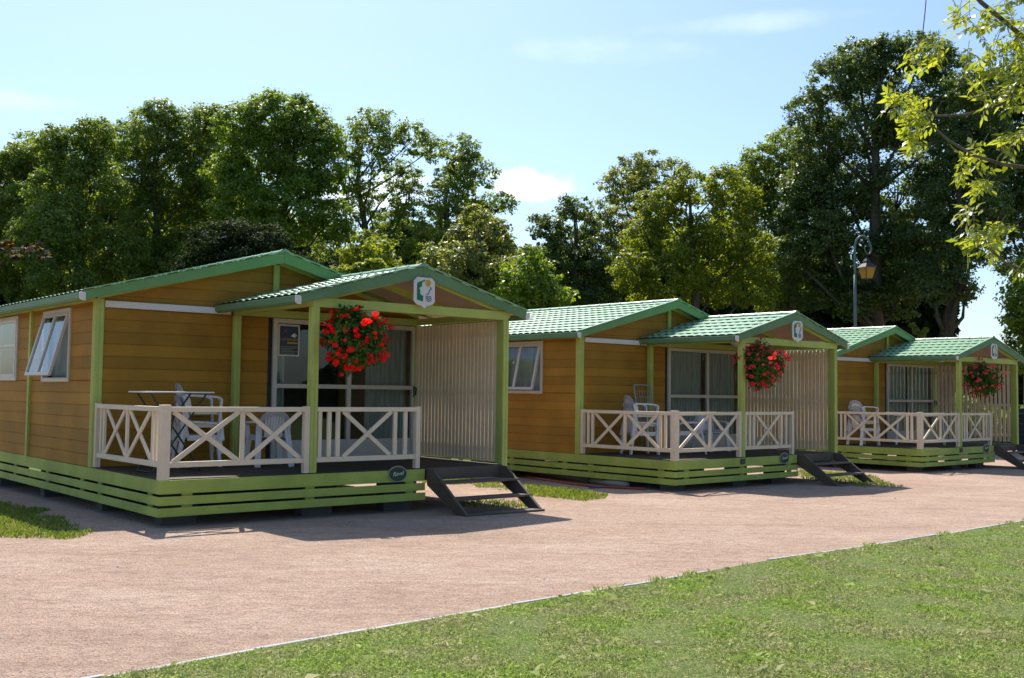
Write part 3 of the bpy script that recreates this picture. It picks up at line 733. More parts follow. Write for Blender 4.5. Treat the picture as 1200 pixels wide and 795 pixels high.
# ------------------------------------------------------------------ hanging baskets
def basket(ci, x, z, rad, fm, label, seed, nf):
    rg = np.random.default_rng(seed)
    c = wl(ci, (x, -.12, z)); B = empty('hanging_basket', c); tag(B, label, 'flower basket', 'hanging geranium baskets under the porch beams')
    MB().lathe([(.001, -.16), (.14, -.15), (.20, .0), (.21, .04), (.19, .04), (.001, .02)], (0, 0, .03)).build('pot', M['darkwood'], B, smooth=True)
    zt = (ci >= 0) * (ZT - z + .0)
    hook = .13
    m = MB()
    for a in range(3): m.tube([(.2 * math.cos(a * 2.1), .2 * math.sin(a * 2.1), .06), (0, 0, zt - .06)], .004, 5)
    m.tube([(0, 0, zt - .07), (0, 0, zt + .03)], .006, 5); m.build('hanger', M['blackmetal'], B)
    def pt(n, lo, hi, up=.0):
        d = rg.normal(size=(n, 3)); d /= np.linalg.norm(d, axis=1, keepdims=True)
        r = rad * (lo + (hi - lo) * rg.random(n) ** .6)
        lump = 1 + .24 * np.sin(d[:, 0] * 4 + seed) * np.cos(d[:, 2] * 4 + d[:, 1] * 3 + seed)
        p = d * (r * lump)[:, None]; p[:, 2] *= .92; p[:, 2] -= .02; return p, d
    # clumps of leaves
    ce, dd = pt(210, .35, .93); k = 17
    Pp = np.repeat(ce, k, 0) + rg.normal(size=(210 * k, 3)) * .042; nn = np.repeat(dd, k, 0) + rg.normal(size=(210 * k, 3)) * .8 + np.array([0, 0, .4])
    leaves('foliage', Pp, nn, .026, .024, M['leaf_ger'], B)
    fc, fd = pt(nf, .72, 1.06); k = 52
    Pf = np.repeat(fc, k, 0); q = rg.normal(size=(nf * k, 3)); q /= np.linalg.norm(q, axis=1, keepdims=True)
    size = np.repeat(.016 + .030 * rg.random(nf), k); Pf = Pf + q * size[:, None] * np.array([1, 1, .8])
    leaves('blossoms', Pf, q + rg.normal(size=q.shape) * .5, 0.0145, .013, fm, B)
    m = MB()
    for a, d in zip(fc, fd): m.tube([a * .55, a * .8 + np.array([0, 0, .02]), a], .0025, 4, False)
    m.build('stems', M['leaf_ger'], B)
basket(0, 2.70, 1.87, .50, M['flower_red'], 'hanging basket overflowing with bright red geraniums on the nearest porch', 3, 150)
basket(1, 2.55, 1.83, .49, M['flower_rose'], 'hanging basket of rose red geraniums against the cream slats of the middle porch', 8, 135)
basket(2, 3.15, 1.80, .52, M['flower_pink'], 'hanging basket of pinkish geraniums on the farthest porch, the thinnest of the three', 15, 100)

# ------------------------------------------------------------------ ground
def sheet(name, poly, dz, mat, kind='structure'):
    m = MB(); m.add([(x, y, gz(y) + dz) for x, y in poly], [tuple(range(len(poly)))])
    o = m.build(name, mat); o['kind'] = kind; return o
m = MB(); ys = [-300, -30, 0, 20, 40, 80, 3000]
m.add([(x, y, gz(y)) for y in ys for x in (-2500, 2500)], [(2 * k, 2 * k + 1, 2 * k + 3, 2 * k + 2) for k in range(len(ys) - 1)])
o = m.build('ground', M['field']); o['kind'] = 'structure'
edge = [(-11, -2.5), (-5.2, 3.3), (-2.3, 6.14), (-1.62, 6.86), (-.96, 7.51), (.03, 8.48), (1.09, 9.46), (2.71, 11.12), (4.76, 12.9), (7.36, 15.3), (12, 19.6), (22, 29.2), (34, 41)]
o = sheet('gravel_path', [(-29, -2.5)] + edge + [(30, 58), (10.5, 39.5), (2.5, 33.0), (-6, 25.5), (-14, 19.5), (-29, 8)], .004, M['gravel'])
sheet('lawn', [(45, -29), (45, 41)] + edge[::-1] + [(-11, -29)], .008, M['lawnsoil'])
# concrete edging, set as short lengths
m = MB()
for (a, b) in zip(edge[:-1], edge[1:]):
    a, b = Vector(a), Vector(b); n = max(1, round((b - a).length / 1.0)); d = (b - a) / n; nrm = Vector((-d.y, d.x)).normalized() * .021
    for k in range(n):
        p = a + d * k; q = a + d * (k + .992); h = .018 + random.uniform(-.012, .005)
        wv = random.uniform(-.008, .008)
        c = [p - nrm, q - nrm, q + nrm, p + nrm]
        vs = [(v.x, v.y + wv, gz(v.y) - .05) for v in c] + [(v.x, v.y + wv, gz(v.y) + h) for v in c]
        m.add(vs, [(0, 3, 2, 1), (4, 5, 6, 7), (0, 1, 5, 4), (1, 2, 6, 5), (2, 3, 7, 6), (3, 0, 4, 7)])
o = m.build('path_edging', M['kerb'], bevel=.006); o['kind'] = 'structure'

def inpoly(x, y, poly):
    c = np.zeros(len(x), bool); n = len(poly)
    for i in range(n):
        x0, y0 = poly[i]; x1, y1 = poly[(i + 1) % n]
        if y0 == y1: continue
        s = ((y0 > y) != (y1 > y)) & (x < (x1 - x0) * (y - y0) / (y1 - y0) + x0); c ^= s
    return c
def blades(name, x, y, h, w, mat, lean=.5):
    n = len(x); z = np.array([.06 - .0115 * v for v in y])
    a = RNG.random(n) * 2 * math.pi; dx, dy = np.cos(a), np.sin(a); b = RNG.random(n) * 2 * math.pi
    ln = lean * RNG.random(n) * h
    V = np.empty((n, 4, 3), np.float32)
    V[:, 0] = np.stack([x - dx * w, y - dy * w, z], 1); V[:, 1] = np.stack([x + dx * w, y + dy * w, z], 1)
    tx, ty = x + np.cos(b) * ln, y + np.sin(b) * ln; mxx, myy = x + np.cos(b) * ln * .35, y + np.sin(b) * ln * .35
    V[:, 2] = np.stack([mxx + dx * w * .7, myy + dy * w * .7, z + h * .6], 1); V[:, 3] = np.stack([tx, ty, z + h * np.sqrt(np.maximum(0.1, 1 - (ln / h) ** 2 * .5))], 1)
    V = V[:, [0, 1, 2, 3]]
    me = bpy.data.meshes.new(name); me.vertices.add(n * 4); me.vertices.foreach_set('co', V.ravel())
    me.loops.add(n * 4); me.loops.foreach_set('vertex_index', np.arange(n * 4, dtype=np.int32))
    me.polygons.add(n); me.polygons.foreach_set('loop_start', np.arange(0, n * 4, 4, dtype=np.int32)); me.polygons.foreach_set('loop_total', np.full(n, 4, np.int32))
    q = me.attributes.new('rnd', 'FLOAT', 'POINT'); q.data.foreach_set('value', np.repeat(RNG.random(n).astype(np.float32), 4))
    me.update(calc_edges=True); me.materials.append(mat); o = bpy.data.objects.new(name, me); col.objects.link(o); return o
def vnoise(x, y, s, seed):
    rg = np.random.default_rng(seed); t = np.zeros(len(x))
    for k in range(14):
        a = rg.random() * 6.28; f = s * (.5 + 2.5 * rg.random()); t += np.sin((x * math.cos(a) + y * math.sin(a)) * f + rg.random() * 6.28) / 14 ** .5
    return t
# foreground lawn: density falls with distance
lawnpoly = [(-3.6, 4.9)] + [(a_ + .035, b_ - .035) for a_, b_ in edge[2:11]] + [(14, 19), (9.5, 12), (3.4, 5.4), (0, 4.6)]
lx, ly = [], []
for (y0, y1, dens) in ((4.6, 7, 17000), (7, 9.5, 12000), (9.5, 12.5, 8000), (12.5, 22, 3500)):
    A = 20 * (y1 - y0); n = int(A * dens); x = RNG.random(n) * 20 - 5; y = y0 + RNG.random(n) * (y1 - y0)
    k = inpoly(x, y, lawnpoly) & (np.abs(x) < y * .52 + 1.6); lx.append(x[k]); ly.append(y[k])
lx = np.concatenate(lx); ly = np.concatenate(ly)
nv = vnoise(lx, ly, 3.0, 4); keep = RNG.random(len(lx)) < np.clip(.90 + .15 * nv, .6, 1)
lx, ly, nv = lx[keep], ly[keep], nv[keep]
h = (.014 + .020 * RNG.random(len(lx))) * (1 + .3 * np.clip(nv, -1, 1)); tall = RNG.random(len(lx)) < .004; h[tall] *= 2.3
g = blades('grass', lx, ly, h, .0024 + .0020 * RNG.random(len(lx)), M['lawnblade'], 1.8); g['kind'] = 'stuff'; tag(g, 'short mown lawn grass with dry patches beside the gravel path', 'grass')
# tufts creeping over the edging
ex, ey = [], []
for (a, b) in zip(edge[2:10], edge[3:11]):
    n = int(260 * math.hypot(b[0] - a[0], b[1] - a[1])); t = RNG.random(n); off = RNG.normal(size=n) * .035 - .07
    x = a[0] + (b[0] - a[0]) * t; y = a[1] + (b[1] - a[1]) * t; w = vnoise(x, y, 5, 9) > np.where(y > 9, .7, 1.2)
    ex.append((x - off * .7)[w]); ey.append((y + off * .7)[w])
ex = np.concatenate(ex); ey = np.concatenate(ey)
g = blades('edge_grass', ex, ey, .03 + .05 * RNG.random(len(ex)), .004, M['lawnblade'], .9); g['kind'] = 'stuff'; tag(g, 'longer grass tufts growing over the pale edging', 'grass')
# grass patches near the chalets
def patch(poly_px, dens, hh, label, extra=()):
    poly = [tuple(gnd(u, v)[:2]) for u, v in poly_px] + list(extra)
    xs = [p[0] for p in poly]; ys_ = [p[1] for p in poly]; A = (max(xs) - min(xs)) * (max(ys_) - min(ys_))
    n = int(A * dens); x = min(xs) + RNG.random(n) * (max(xs) - min(xs)); y = min(ys_) + RNG.random(n) * (max(ys_) - min(ys_))
    jx, jy = vnoise(x, y, 6, 21) * .10, vnoise(x, y, 6, 33) * .10
    k = inpoly(x + jx, y + jy, poly) & (vnoise(x, y, 4, 5) > -1.3)
    o = blades('grass_patch', x[k], y[k], hh * (.5 + RNG.random(k.sum())), .006, M['grass'], .9); o['kind'] = 'stuff'; tag(o, label, 'grass')
patch([(0, 588), (45, 600), (78, 614), (108, 626), (90, 631), (50, 633), (0, 632)], 1500, .05, 'bright green grass patch at the left edge beside the nearest chalet', [(-10, 12.2), (-11, 15)])
patch([(618, 570), (650, 573), (690, 578), (716, 584), (690, 588), (645, 584), (618, 580)], 1300, .06, 'narrow grass strip between the steps and the middle chalet')
patch([(498, 559), (560, 562), (608, 570), (612, 577), (560, 571), (500, 566)], 900, .05, 'grass strip seen through the nearest chalet\'s steps')
patch([(535, 591), (560, 588), (620, 590), (622, 596), (560, 598)], 500, .07, 'weeds sprouting under the nearest chalet\'s steps')
patch([(935, 552), (1010, 556), (1045, 569), (1062, 573), (1010, 571), (940, 562)], 500, .06, 'thin grass beside the middle chalet\'s steps')
patch([(0, 561), (22, 563), (24, 568), (0, 570)], 1200, .06, 'small sunlit grass patch seen beneath the nearest chalet', [(-10.9, 20.5), (-11, 22)])
# loose pebbles
m = MB(); pb = []
for k in range(420):
    t = random.random(); y = 6.2 + 14 * t * t; x = random.uniform(-.52, .52) * y
    if not inpoly(np.array([x]), np.array([y]), edge + [(40, 60), (-40, 60), (-40, -3)])[0]: continue
    s = random.uniform(.004, .010) * (1 + (random.random() < .04) * 1.2); a = random.uniform(0, 3)
    z = gz(y) + .004
    c = [Vector((math.cos(a + j * 1.257) * s * random.uniform(.7, 1.3), math.sin(a + j * 1.257) * s * random.uniform(.7, 1.3), 0)) for j in range(5)]
    vs = [Vector((x, y, z - .002)) + v for v in c] + [Vector((x, y, z + s * .8)) + v * .55 for v in c]
    m.add(vs, [(9, 8, 7, 6, 5)[::-1]] + [(j, (j + 1) % 5, 5 + (j + 1) % 5, 5 + j) for j in range(5)])
o = m.build('pebbles', M['whiteplastic']); o['kind'] = 'stuff'; tag(o, 'pale loose pebbles scattered over the pink gravel', 'pebbles')

# pipes and hoses beside the middle chalet
def hose(name, pts, r, mat, label):
    m = MB(); P = [gnd(u, v, r + .006) for u, v in pts]; Q = []
    for i in range(len(P) - 1):
        for t in range(4):
            p0, p1, p2, p3 = P[max(i - 1, 0)], P[i], P[i + 1], P[min(i + 2, len(P) - 1)]; s = t / 4
            Q.append(.5 * ((2 * p1) + (p2 - p0) * s + (2 * p0 - 5 * p1 + 4 * p2 - p3) * s * s + (3 * p1 - p0 - 3 * p2 + p3) * s ** 3))
    Q.append(P[-1]); tag(m.tube(Q, r, 10).build(name, mat, smooth=True), label, 'pipe')
hose('drain_pipe', [(622, 556), (660, 562), (700, 568), (735, 573)], .06, M['greypipe'], 'thick grey drain pipe lying along the foot of the middle chalet')
hose('conduit', [(616, 560), (640, 564), (690, 571), (757, 575)], .022, M['red'], 'orange red conduit lying beside the middle chalet')
hose('garden_hose', [(690, 573), (715, 572), (740, 570), (770, 571)], .016, M['bluehose'], 'blue water hose on the ground by the middle chalet')

# ------------------------------------------------------------------ street lamp
yl = 38.0; b = at(1003.5, 560, yl); b.z = gz(yl); s = yl / F
LM = empty('street_lamp', b); tag(LM, 'swan-neck street lamp with amber glass lantern rising behind the farthest chalet', 'street lamp')
top = at(1001.5, 289, yl).z - b.z; up = Vector((0, 0, 1)); tx = ray(1003, 300); side = Vector((1, 0, 0))
def lp(u, v): p = at(u, v, yl); return (p.x - b.x, 0, p.z - b.z)
MB().lathe([(.16, 0), (.16, .5), (.10, .6), (.075, .75), (.062, 3.0)], n=12).lathe([(.075, 0), (.075, .12)], (0, 0, 3.0), 12).build('base', M['lampmetal'], LM, smooth=True)
MB().tube([(0, 0, .5), (0, 0, 3.2), lp(1002, 355), lp(1002, 322)], [.075, .065, .055, .05], 12).build('pole', M['lampmetal'], LM, smooth=True)
MB().tube([lp(1002, 323), lp(1001.5, 300), lp(1001.8, 288), lp(1004, 281), lp(1008, 277), lp(1012, 276.5), lp(1017, 280), lp(1020, 287), lp(1021, 293), lp(1019.5, 297.5), lp(1016.5, 297.5), lp(1014, 294.5), lp(1013, 291), lp(1014.5, 288.5), lp(1016, 289)], [.05, .045, .04, .04, .04, .038, .036, .034, .032, .03, .026, .024, .022, .02, .02], 8).build('swan_neck', M['lampmetal'], LM, smooth=True)
cx, _, c0 = lp(1016, 318); LN = empty('lantern', (cx, 0, c0), R(20), LM)
def pyr(r0, z0, r1, z1, m, rot=math.pi / 4):
    vs = [(r * math.cos(rot + k * math.pi / 2), r * math.sin(rot + k * math.pi / 2), z) for r, z in ((r0, z0), (r1, z1)) for k in range(4)]
    m.add(vs, [(0, 3, 2, 1), (4, 5, 6, 7)] + [(k, (k + 1) % 4, 4 + (k + 1) % 4, 4 + k) for k in range(4)])
m = MB(); pyr(.19, -.28, .31, .13, m); m.build('lantern_glass', M['amber'], LN)
m = MB(); pyr(.36, .131, .17, .28, m); pyr(.17, .28, .13, .36, m); pyr(.15, .36, .06, .46, m); m.tube([(0, 0, .46), (0, 0, .62)], .02, 6); m.tube([(0, 0, -.30), (0, 0, -.40)], .03, 6); m.build('lantern_roof', M['blackmetal'], LN)
m = MB()
for k in range(4):
    a = math.pi / 4 + k * math.pi / 2; m.tube([(.195 * math.cos(a), .195 * math.sin(a), -.285), (.318 * math.cos(a), .318 * math.sin(a), .13)], .016, 6)
    a2 = a + math.pi / 2; m.tube([(.195 * math.cos(a), .195 * math.sin(a), -.285), (.195 * math.cos(a2), .195 * math.sin(a2), -.285)], .016, 6)
m.build('lantern_frame', M['blackmetal'], LN)

# dark fence and wooden rail beyond the last chalet
def seg_fence(p, q, label):
    a = empty('panel_fence', (p[0], p[1], gz(p[1])), math.atan2(q[1] - p[1], q[0] - p[0])); tag(a, label, 'fence'); ln = math.hypot(q[0] - p[0], q[1] - p[1])
    n = int(ln / 2)
    for k in range(n):
        m = MB()
        for j in range(8): m.box(k * ln / n + .06, (k + 1) * ln / n - .06, -.012, .012, .12 + j * .2, .12 + j * .2 + .192)
        m.build('panel', M['navy'], a, .004)
    for k in range(n + 1): MB().box(k * ln / n - .05, k * ln / n + .05, -.05, .05, 0, 1.9).build('post', M['blackmetal'], a)
seg_fence((19.5, 41), (27.5, 37), 'dark navy panel fence beyond the farthest chalet at the right edge')
a = empty('wooden_rail_fence', (16.2, 33.2, gz(33.2)), R(-12)); tag(a, 'pale wooden rail fence just past the farthest chalet', 'fence')
MB().box(0, 4, -.02, .02, 1.25, 1.37).build('rail', M['palewood'], a, .004); MB().box(0, 4, -.02, .02, .7, .82).build('rail', M['palewood'], a, .004)
for k in range(3): MB().box(k * 1.95, k * 1.95 + .1, .021, .11, 0, 1.45).build('post', M['palewood'], a, .004)

# ------------------------------------------------------------------ trees
def tree(name, base_px, y, blobs, mat, label, leaf=.112, dens=1.0, gap=0.0, trunk_r=.35, lean=0, depth=1.0, group='tall trees behind the chalets', cat='tree', seed=0, bottom=None, fill=1.0):
    """blobs: (u, v, radius_px) at distance y.  Crown leaves lie in clumps over each bough; limbs run to the boughs."""
    rg = np.random.default_rng(seed + 100); s = y / F
    bx = at(base_px, 450, y).x; root = empty(name, (bx, y, gz(y))); tag(root, label, cat, group)
    o = Vector((bx, y, gz(y))); Cc = []
    for u, v, r in blobs:
        c = at(u, v, y) - o; rm = r * s
        c.y += rg.uniform(-.5, .5) * depth * 2.0; Cc.append((c, rm))
    # trunk and limbs
    m = MB(); zs = [c.z for c, r in Cc]; fork = max(1.5, min(zs) * .45 + .12 * max(zs)); mid = sum((c * r for c, r in Cc), Vector()) / sum(r for c, r in Cc)
    f = Vector((mid.x * .25, mid.y * .25, fork))
    m.tube([(0, 0, -.2), (f.x * .1, f.y * .1, .4), (f.x * .5, f.y * .5, fork * .55), f], [trunk_r * 1.35, trunk_r, trunk_r * .85, trunk_r * .7], 10)
    topb = max(Cc, key=lambda q: q[0].z); ld = Vector((topb[0].x * .75, topb[0].y * .75, topb[0].z))
    lead = [f, f.lerp(ld, .35) + Vector((rg.uniform(-.4, .4), 0, 0)), f.lerp(ld, .7) + Vector((rg.uniform(-.5, .5), 0, 0)), ld]
    m.tube(lead, [trunk_r * .7, trunk_r * .5, trunk_r * .3, trunk_r * .08], 8)
    for c, r in Cc:
        t = max(0, min(.85, (c.z - fork) / max(.1, (ld.z - fork)) - .30)); k = t * 3; a = lead[int(k)].lerp(lead[min(3, int(k) + 1)], k - int(k)) if t > 0 else f
        mid_ = a.lerp(c, .5) + Vector((rg.uniform(-.3, .3), rg.uniform(-.3, .3), -.05 * (c - a).length)); w = trunk_r * (.28 - .15 * t)
        m.tube([a, mid_, c], [w, w * .6, w * .22], 6)
        for q in range(5):
            d = Vector(rg.normal(size=3)); d.z = abs(d.z) * .8; d.normalize(); e = c + d * r * .75
            m.tube([mid_.lerp(c, .6), (c.lerp(e, .4) + mid_) * .5 if q == 9 else c.lerp(e, .35), e], [w * .28, w * .18, .012], 5)
    m.build('trunk', M['bark'], root, smooth=True)
    # leaves
    PP, NN = [], []
    for c, r in Cc:
        area = r * r; cr = min(.85, max(min(.32, r * .5), r * .26)); nc = int(max(8, (9.5 if base_px < 400 else 8.0) * area / (cr * cr) * (1 - gap)))
        d = rg.normal(size=(nc, 3)); d /= np.linalg.norm(d, axis=1, keepdims=True)
        rr = r * (.35 + .65 * rg.random(nc) ** .45) * fill
        cen = np.array(c) + d * rr[:, None] * np.array([1, .95, .92]); crs = cr * (.55 + .8 * rg.random(nc))
        nl = max(14, int(dens * 7.0 * (cr / leaf) ** 2))
        q = rg.normal(size=(nc, nl, 3)); q /= np.linalg.norm(q, axis=2, keepdims=True); q *= (rg.random((nc, nl, 1)) ** .55)
        P_ = cen[:, None, :] + q * crs[:, None, None] * np.array([1.05, 1.05, .62])
        n_ = d[:, None, :] * .5 + q * .6 + np.array([0, 0, .65]) + rg.normal(size=(nc, nl, 3)) * .55
        PP.append(P_.reshape(-1, 3)); NN.append(n_.reshape(-1, 3))
    P_ = np.concatenate(PP); N_ = np.concatenate(NN); k = P_[:, 2] > .15; P_, N_ = P_[k], N_[k]
    sz = leaf * (.6 + .7 * rg.random(len(P_)))
    leaves('crown', P_, N_, sz * .62, sz * .42, mat, root, fold=.25)
    return len(P_)
tot = 0
G = 'tall trees behind the chalets'
def col_blobs(x0, x1, top, bot, r, n, seed, taper=.0):
    rg = random.Random(seed); out = []
    for k in range(n):
        t = (k + rg.random()) / n; v = top + r + (bot - top - r) * t; w = (x1 - x0) / 2 - r * .7
        tp = 1 - taper * (1 - t); out.append(((x0 + x1) / 2 + rg.uniform(-1, 1) * w * tp, v, r * rg.uniform(.75, 1.1)))
    return out
TREES = [
 # name, base px, dist, blobs, material, label, kwargs
 ('plane_tree', -20, 50, [(5, 205, 34), (-30, 190, 36), (-60, 240, 45), (20, 258, 42), (45, 200, 30), (30, 185, 26), (-20, 300, 45), (30, 320, 40), (-80, 180, 40), (-95, 290, 45)], 'leaf_plane', 'broad leafy tree at the far left edge, its crown level with the picture border', {}),
 ('plane_tree', 75, 47, [(85, 178, 34), (60, 168, 24), (112, 160, 26), (60, 225, 36), (110, 215, 38), (85, 268, 42), (45, 285, 34), (125, 290, 38), (80, 325, 36)], 'leaf_plane', 'second leafy tree from the left, with pale green tufts halfway up', {}),
 ('plane_tree', 180, 51, [(150, 162, 30), (185, 158, 32), (228, 155, 34), (245, 140, 22), (205, 205, 42), (155, 215, 38), (250, 205, 36), (180, 265, 42), (235, 265, 40), (140, 325, 36), (205, 320, 42), (195, 138, 18)], 'leaf_plane', 'leafy tree with forked grey trunks showing low down, third from the left', {}),
 ('plane_tree', 318, 48, [(318, 140, 38), (283, 150, 30), (352, 142, 34), (378, 165, 26), (300, 190, 42), (350, 195, 42), (270, 205, 30), (385, 205, 26), (290, 240, 38), (345, 250, 44), (385, 255, 30), (310, 118, 16), (345, 116, 14)], 'leaf_bright', 'rounded tall tree above the nearest chalet\'s roof peak', {}),
 ('plane_tree', 425, 52, [(425, 148, 26), (405, 170, 22), (455, 152, 26), (485, 165, 24), (440, 188, 30), (400, 212, 24), (470, 205, 26), (505, 172, 18), (430, 232, 28), (480, 235, 26), (385, 290, 26), (400, 262, 28), (455, 262, 26)], 'leaf_plane', 'open crowned tree with sky between its rising limbs, left of the cloud', dict(gap=.42, fill=.95)),
 ('plane_tree', 515, 50, [(538, 178, 26), (558, 205, 26), (532, 208, 26), (575, 235, 16), (592, 240, 14), (520, 232, 24), (550, 240, 22), (515, 262, 30), (500, 290, 34), (560, 270, 26)], 'leaf_plane', 'leaning open tree whose crown touches the small white cloud', dict(gap=.30)),
 ('plane_tree', 128, 57, [(128, 178, 32), (130, 230, 40), (100, 255, 38), (165, 255, 38), (20, 230, 42), (-10, 255, 42), (55, 290, 42), (130, 300, 42), (40, 180, 26)], 'leaf_plane', 'leafy tree set back in the gap between the second and third crowns', {}),
 ('plane_tree', 262, 57, [(262, 178, 30), (258, 225, 36), (215, 240, 38), (300, 255, 38), (250, 290, 40), (350, 285, 38), (195, 290, 38), (230, 150, 20)], 'leaf_bright', 'leafy tree set back just left of the tall rounded one', {}),
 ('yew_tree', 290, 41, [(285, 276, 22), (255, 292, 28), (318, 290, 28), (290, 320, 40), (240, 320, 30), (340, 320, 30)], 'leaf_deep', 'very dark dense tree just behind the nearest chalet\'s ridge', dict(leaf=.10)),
 ('young_tree', 438, 37, [(430, 285, 20), (448, 300, 18), (412, 300, 16), (425, 320, 26), (455, 325, 22), (395, 332, 20)], 'leaf_yellow', 'small sunlit yellow green tree above the first porch roof', dict(trunk_r=.15, leaf=.12)),
 ('broadleaf_tree', 560, 40, [(545, 280, 26), (575, 272, 24), (520, 300, 26), (590, 290, 20), (550, 320, 38), (510, 335, 28), (600, 330, 24), (558, 258, 16)], 'leaf_olive', 'rounded olive green tree right of the first porch gable', dict(trunk_r=.25)),
 ('broadleaf_tree', 625, 38, [(622, 305, 18), (608, 325, 22), (640, 325, 20), (625, 345, 30), (655, 350, 20), (595, 352, 20)], 'leaf_bright', 'bright green bushy tree between the first and second chalet roofs', dict(trunk_r=.2)),
 ('broadleaf_tree', 668, 50, [(672, 248, 20), (650, 268, 20), (692, 262, 20), (635, 262, 15), (665, 290, 30), (695, 305, 28), (640, 300, 22), (670, 335, 34), (700, 345, 28)], 'leaf_dark', 'slender dark tree in the dip of the skyline, right of the cloud', dict(gap=.15)),
 ('broadleaf_tree', 745, 52, [(765, 190, 20), (742, 195, 20), (725, 222, 24), (790, 205, 20), (755, 228, 28), (712, 255, 26), (700, 295, 28), (735, 275, 28), (705, 335, 30), (740, 320, 30)], 'leaf_olive', 'tall feathery grey green tree standing behind the yellowish maple', dict(gap=.2)),
 ('maple_tree', 810, 44, [(810, 218, 28), (775, 240, 28), (845, 222, 26), (872, 235, 22), (755, 275, 26), (800, 275, 38), (850, 270, 36), (740, 320, 28), (785, 325, 38), (840, 325, 38), (880, 290, 30), (880, 340, 30), (765, 352, 24)], 'leaf_yellow', 'broad yellow green maple above the middle chalet\'s porch', {}),
 ('broadleaf_tree', 930, 50, [(905, 210, 28), (880, 228, 24), (872, 205, 22), (888, 190, 22), (925, 175, 30), (940, 215, 36), (905, 255, 36), (950, 265, 40), (900, 305, 36), (945, 325, 40), (915, 350, 30)], 'leaf_plane', 'green tree filling the shoulder left of the giant dark tree', {}),
 ('giant_tree', 1030, 46, [(950, 130, 30), (975, 95, 30), (1005, 75, 32), (1040, 70, 34), (1075, 70, 32), (1105, 90, 30), (965, 165, 36), (1010, 140, 50), (1065, 140, 50), (1115, 135, 36), (950, 215, 34), (995, 220, 50), (1055, 225, 52), (1110, 210, 44), (960, 275, 36), (1010, 295, 46), (1060, 300, 44), (935, 250, 22), (925, 300, 26), (960, 330, 34), (1000, 350, 30), (1050, 350, 28), (1040, 55, 18)], 'leaf_dark', 'giant dark tree rising highest of all behind the street lamp', dict(trunk_r=.5)),
 ('giant_tree', 1102, 43, [(1125, 165, 36), (1150, 195, 30), (1125, 235, 40), (1100, 275, 36), (1135, 290, 30), (1085, 320, 26), (1115, 335, 20), (1150, 245, 26), (1165, 150, 30), (1130, 110, 30), (1160, 108, 28), (1085, 345, 16), (1130, 345, 13)], 'leaf_dark', 'tall dark tree with a straight bare trunk against the bright sky gap', dict(trunk_r=.40)),
 ('giant_tree', 1210, 49, [(1185, 105, 34), (1200, 95, 36), (1175, 140, 36), (1215, 140, 46), (1178, 225, 34), (1180, 185, 36), (1200, 240, 44), (1170, 270, 26), (1250, 200, 50), (1230, 60, 40), (1185, 305, 22), (1250, 290, 44)], 'leaf_dark', 'tall dark tree cut by the right edge behind the overhanging branch', dict(trunk_r=.4)),
 ('broadleaf_tree', 1215, 40, [(1185, 345, 20), (1205, 325, 24), (1180, 372, 16), (1205, 370, 28), (1230, 350, 34), (1210, 400, 28), (1240, 400, 34), (1195, 420, 20)], 'leaf_bright', 'low bright tree at the right edge above the farthest porch', dict(trunk_r=.2)),
]
for k, (nm, bp, yy, bl, mt_, lab, kw) in enumerate(TREES):
    tot += tree(nm, bp, yy, bl, M[mt_], lab, seed=k * 7, group=G, **{'dens': .62, **kw})
# young shoots over the ridges
for k, (bp, yy, bl, lab) in enumerate([(412, 27, [(405, 318, 8), (420, 316, 8), (433, 312, 8), (444, 310, 7), (415, 325, 10), (432, 324, 10)], 'bright sapling tips showing over the first porch ridge'),
                                (1076, 39.6, [(1069, 381, 2.6), (1074, 388, 3.2), (1079, 392, 3.6), (1084, 387, 2.4), (1001, 386, 2.4)], 'thin sunlit shoots sticking up between the last two roofs')]):
    tree('sapling', bp, yy, bl, M['leaf_ash'], lab, seed=60 + k, leaf=.10, dens=.5, trunk_r=.05, depth=.1, group='saplings behind the chalets', cat='sapling')
# far woodland closing the view under the crowns
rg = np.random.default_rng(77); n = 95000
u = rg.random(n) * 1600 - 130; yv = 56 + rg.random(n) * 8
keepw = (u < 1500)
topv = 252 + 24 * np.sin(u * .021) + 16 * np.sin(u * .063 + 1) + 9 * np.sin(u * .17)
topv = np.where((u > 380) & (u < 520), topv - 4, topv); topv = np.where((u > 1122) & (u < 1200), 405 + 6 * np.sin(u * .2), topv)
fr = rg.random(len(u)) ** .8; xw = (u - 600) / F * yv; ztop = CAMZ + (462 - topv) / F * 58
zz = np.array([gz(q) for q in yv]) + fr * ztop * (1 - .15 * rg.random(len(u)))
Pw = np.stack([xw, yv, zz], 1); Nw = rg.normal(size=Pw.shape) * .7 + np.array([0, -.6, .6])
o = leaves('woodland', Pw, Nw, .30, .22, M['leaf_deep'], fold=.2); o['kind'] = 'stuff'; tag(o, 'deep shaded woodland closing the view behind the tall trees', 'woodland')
n = 14000; xw = 14 + rg.random(n) * 22; yw = 46 + rg.random(n) * 1.6 + xw * .1; hw = 1.6 + .35 * np.sin(xw * 1.3)
o = leaves('hedge', np.stack([xw, yw, -.5 + rg.random(n) * (hw + .4)], 1), rg.normal(size=(n, 3)) + np.array([0, -.4, .6]), .12, .08, M['leaf_plane']); tag(o, 'green hedge in the distance at the right edge', 'hedge')

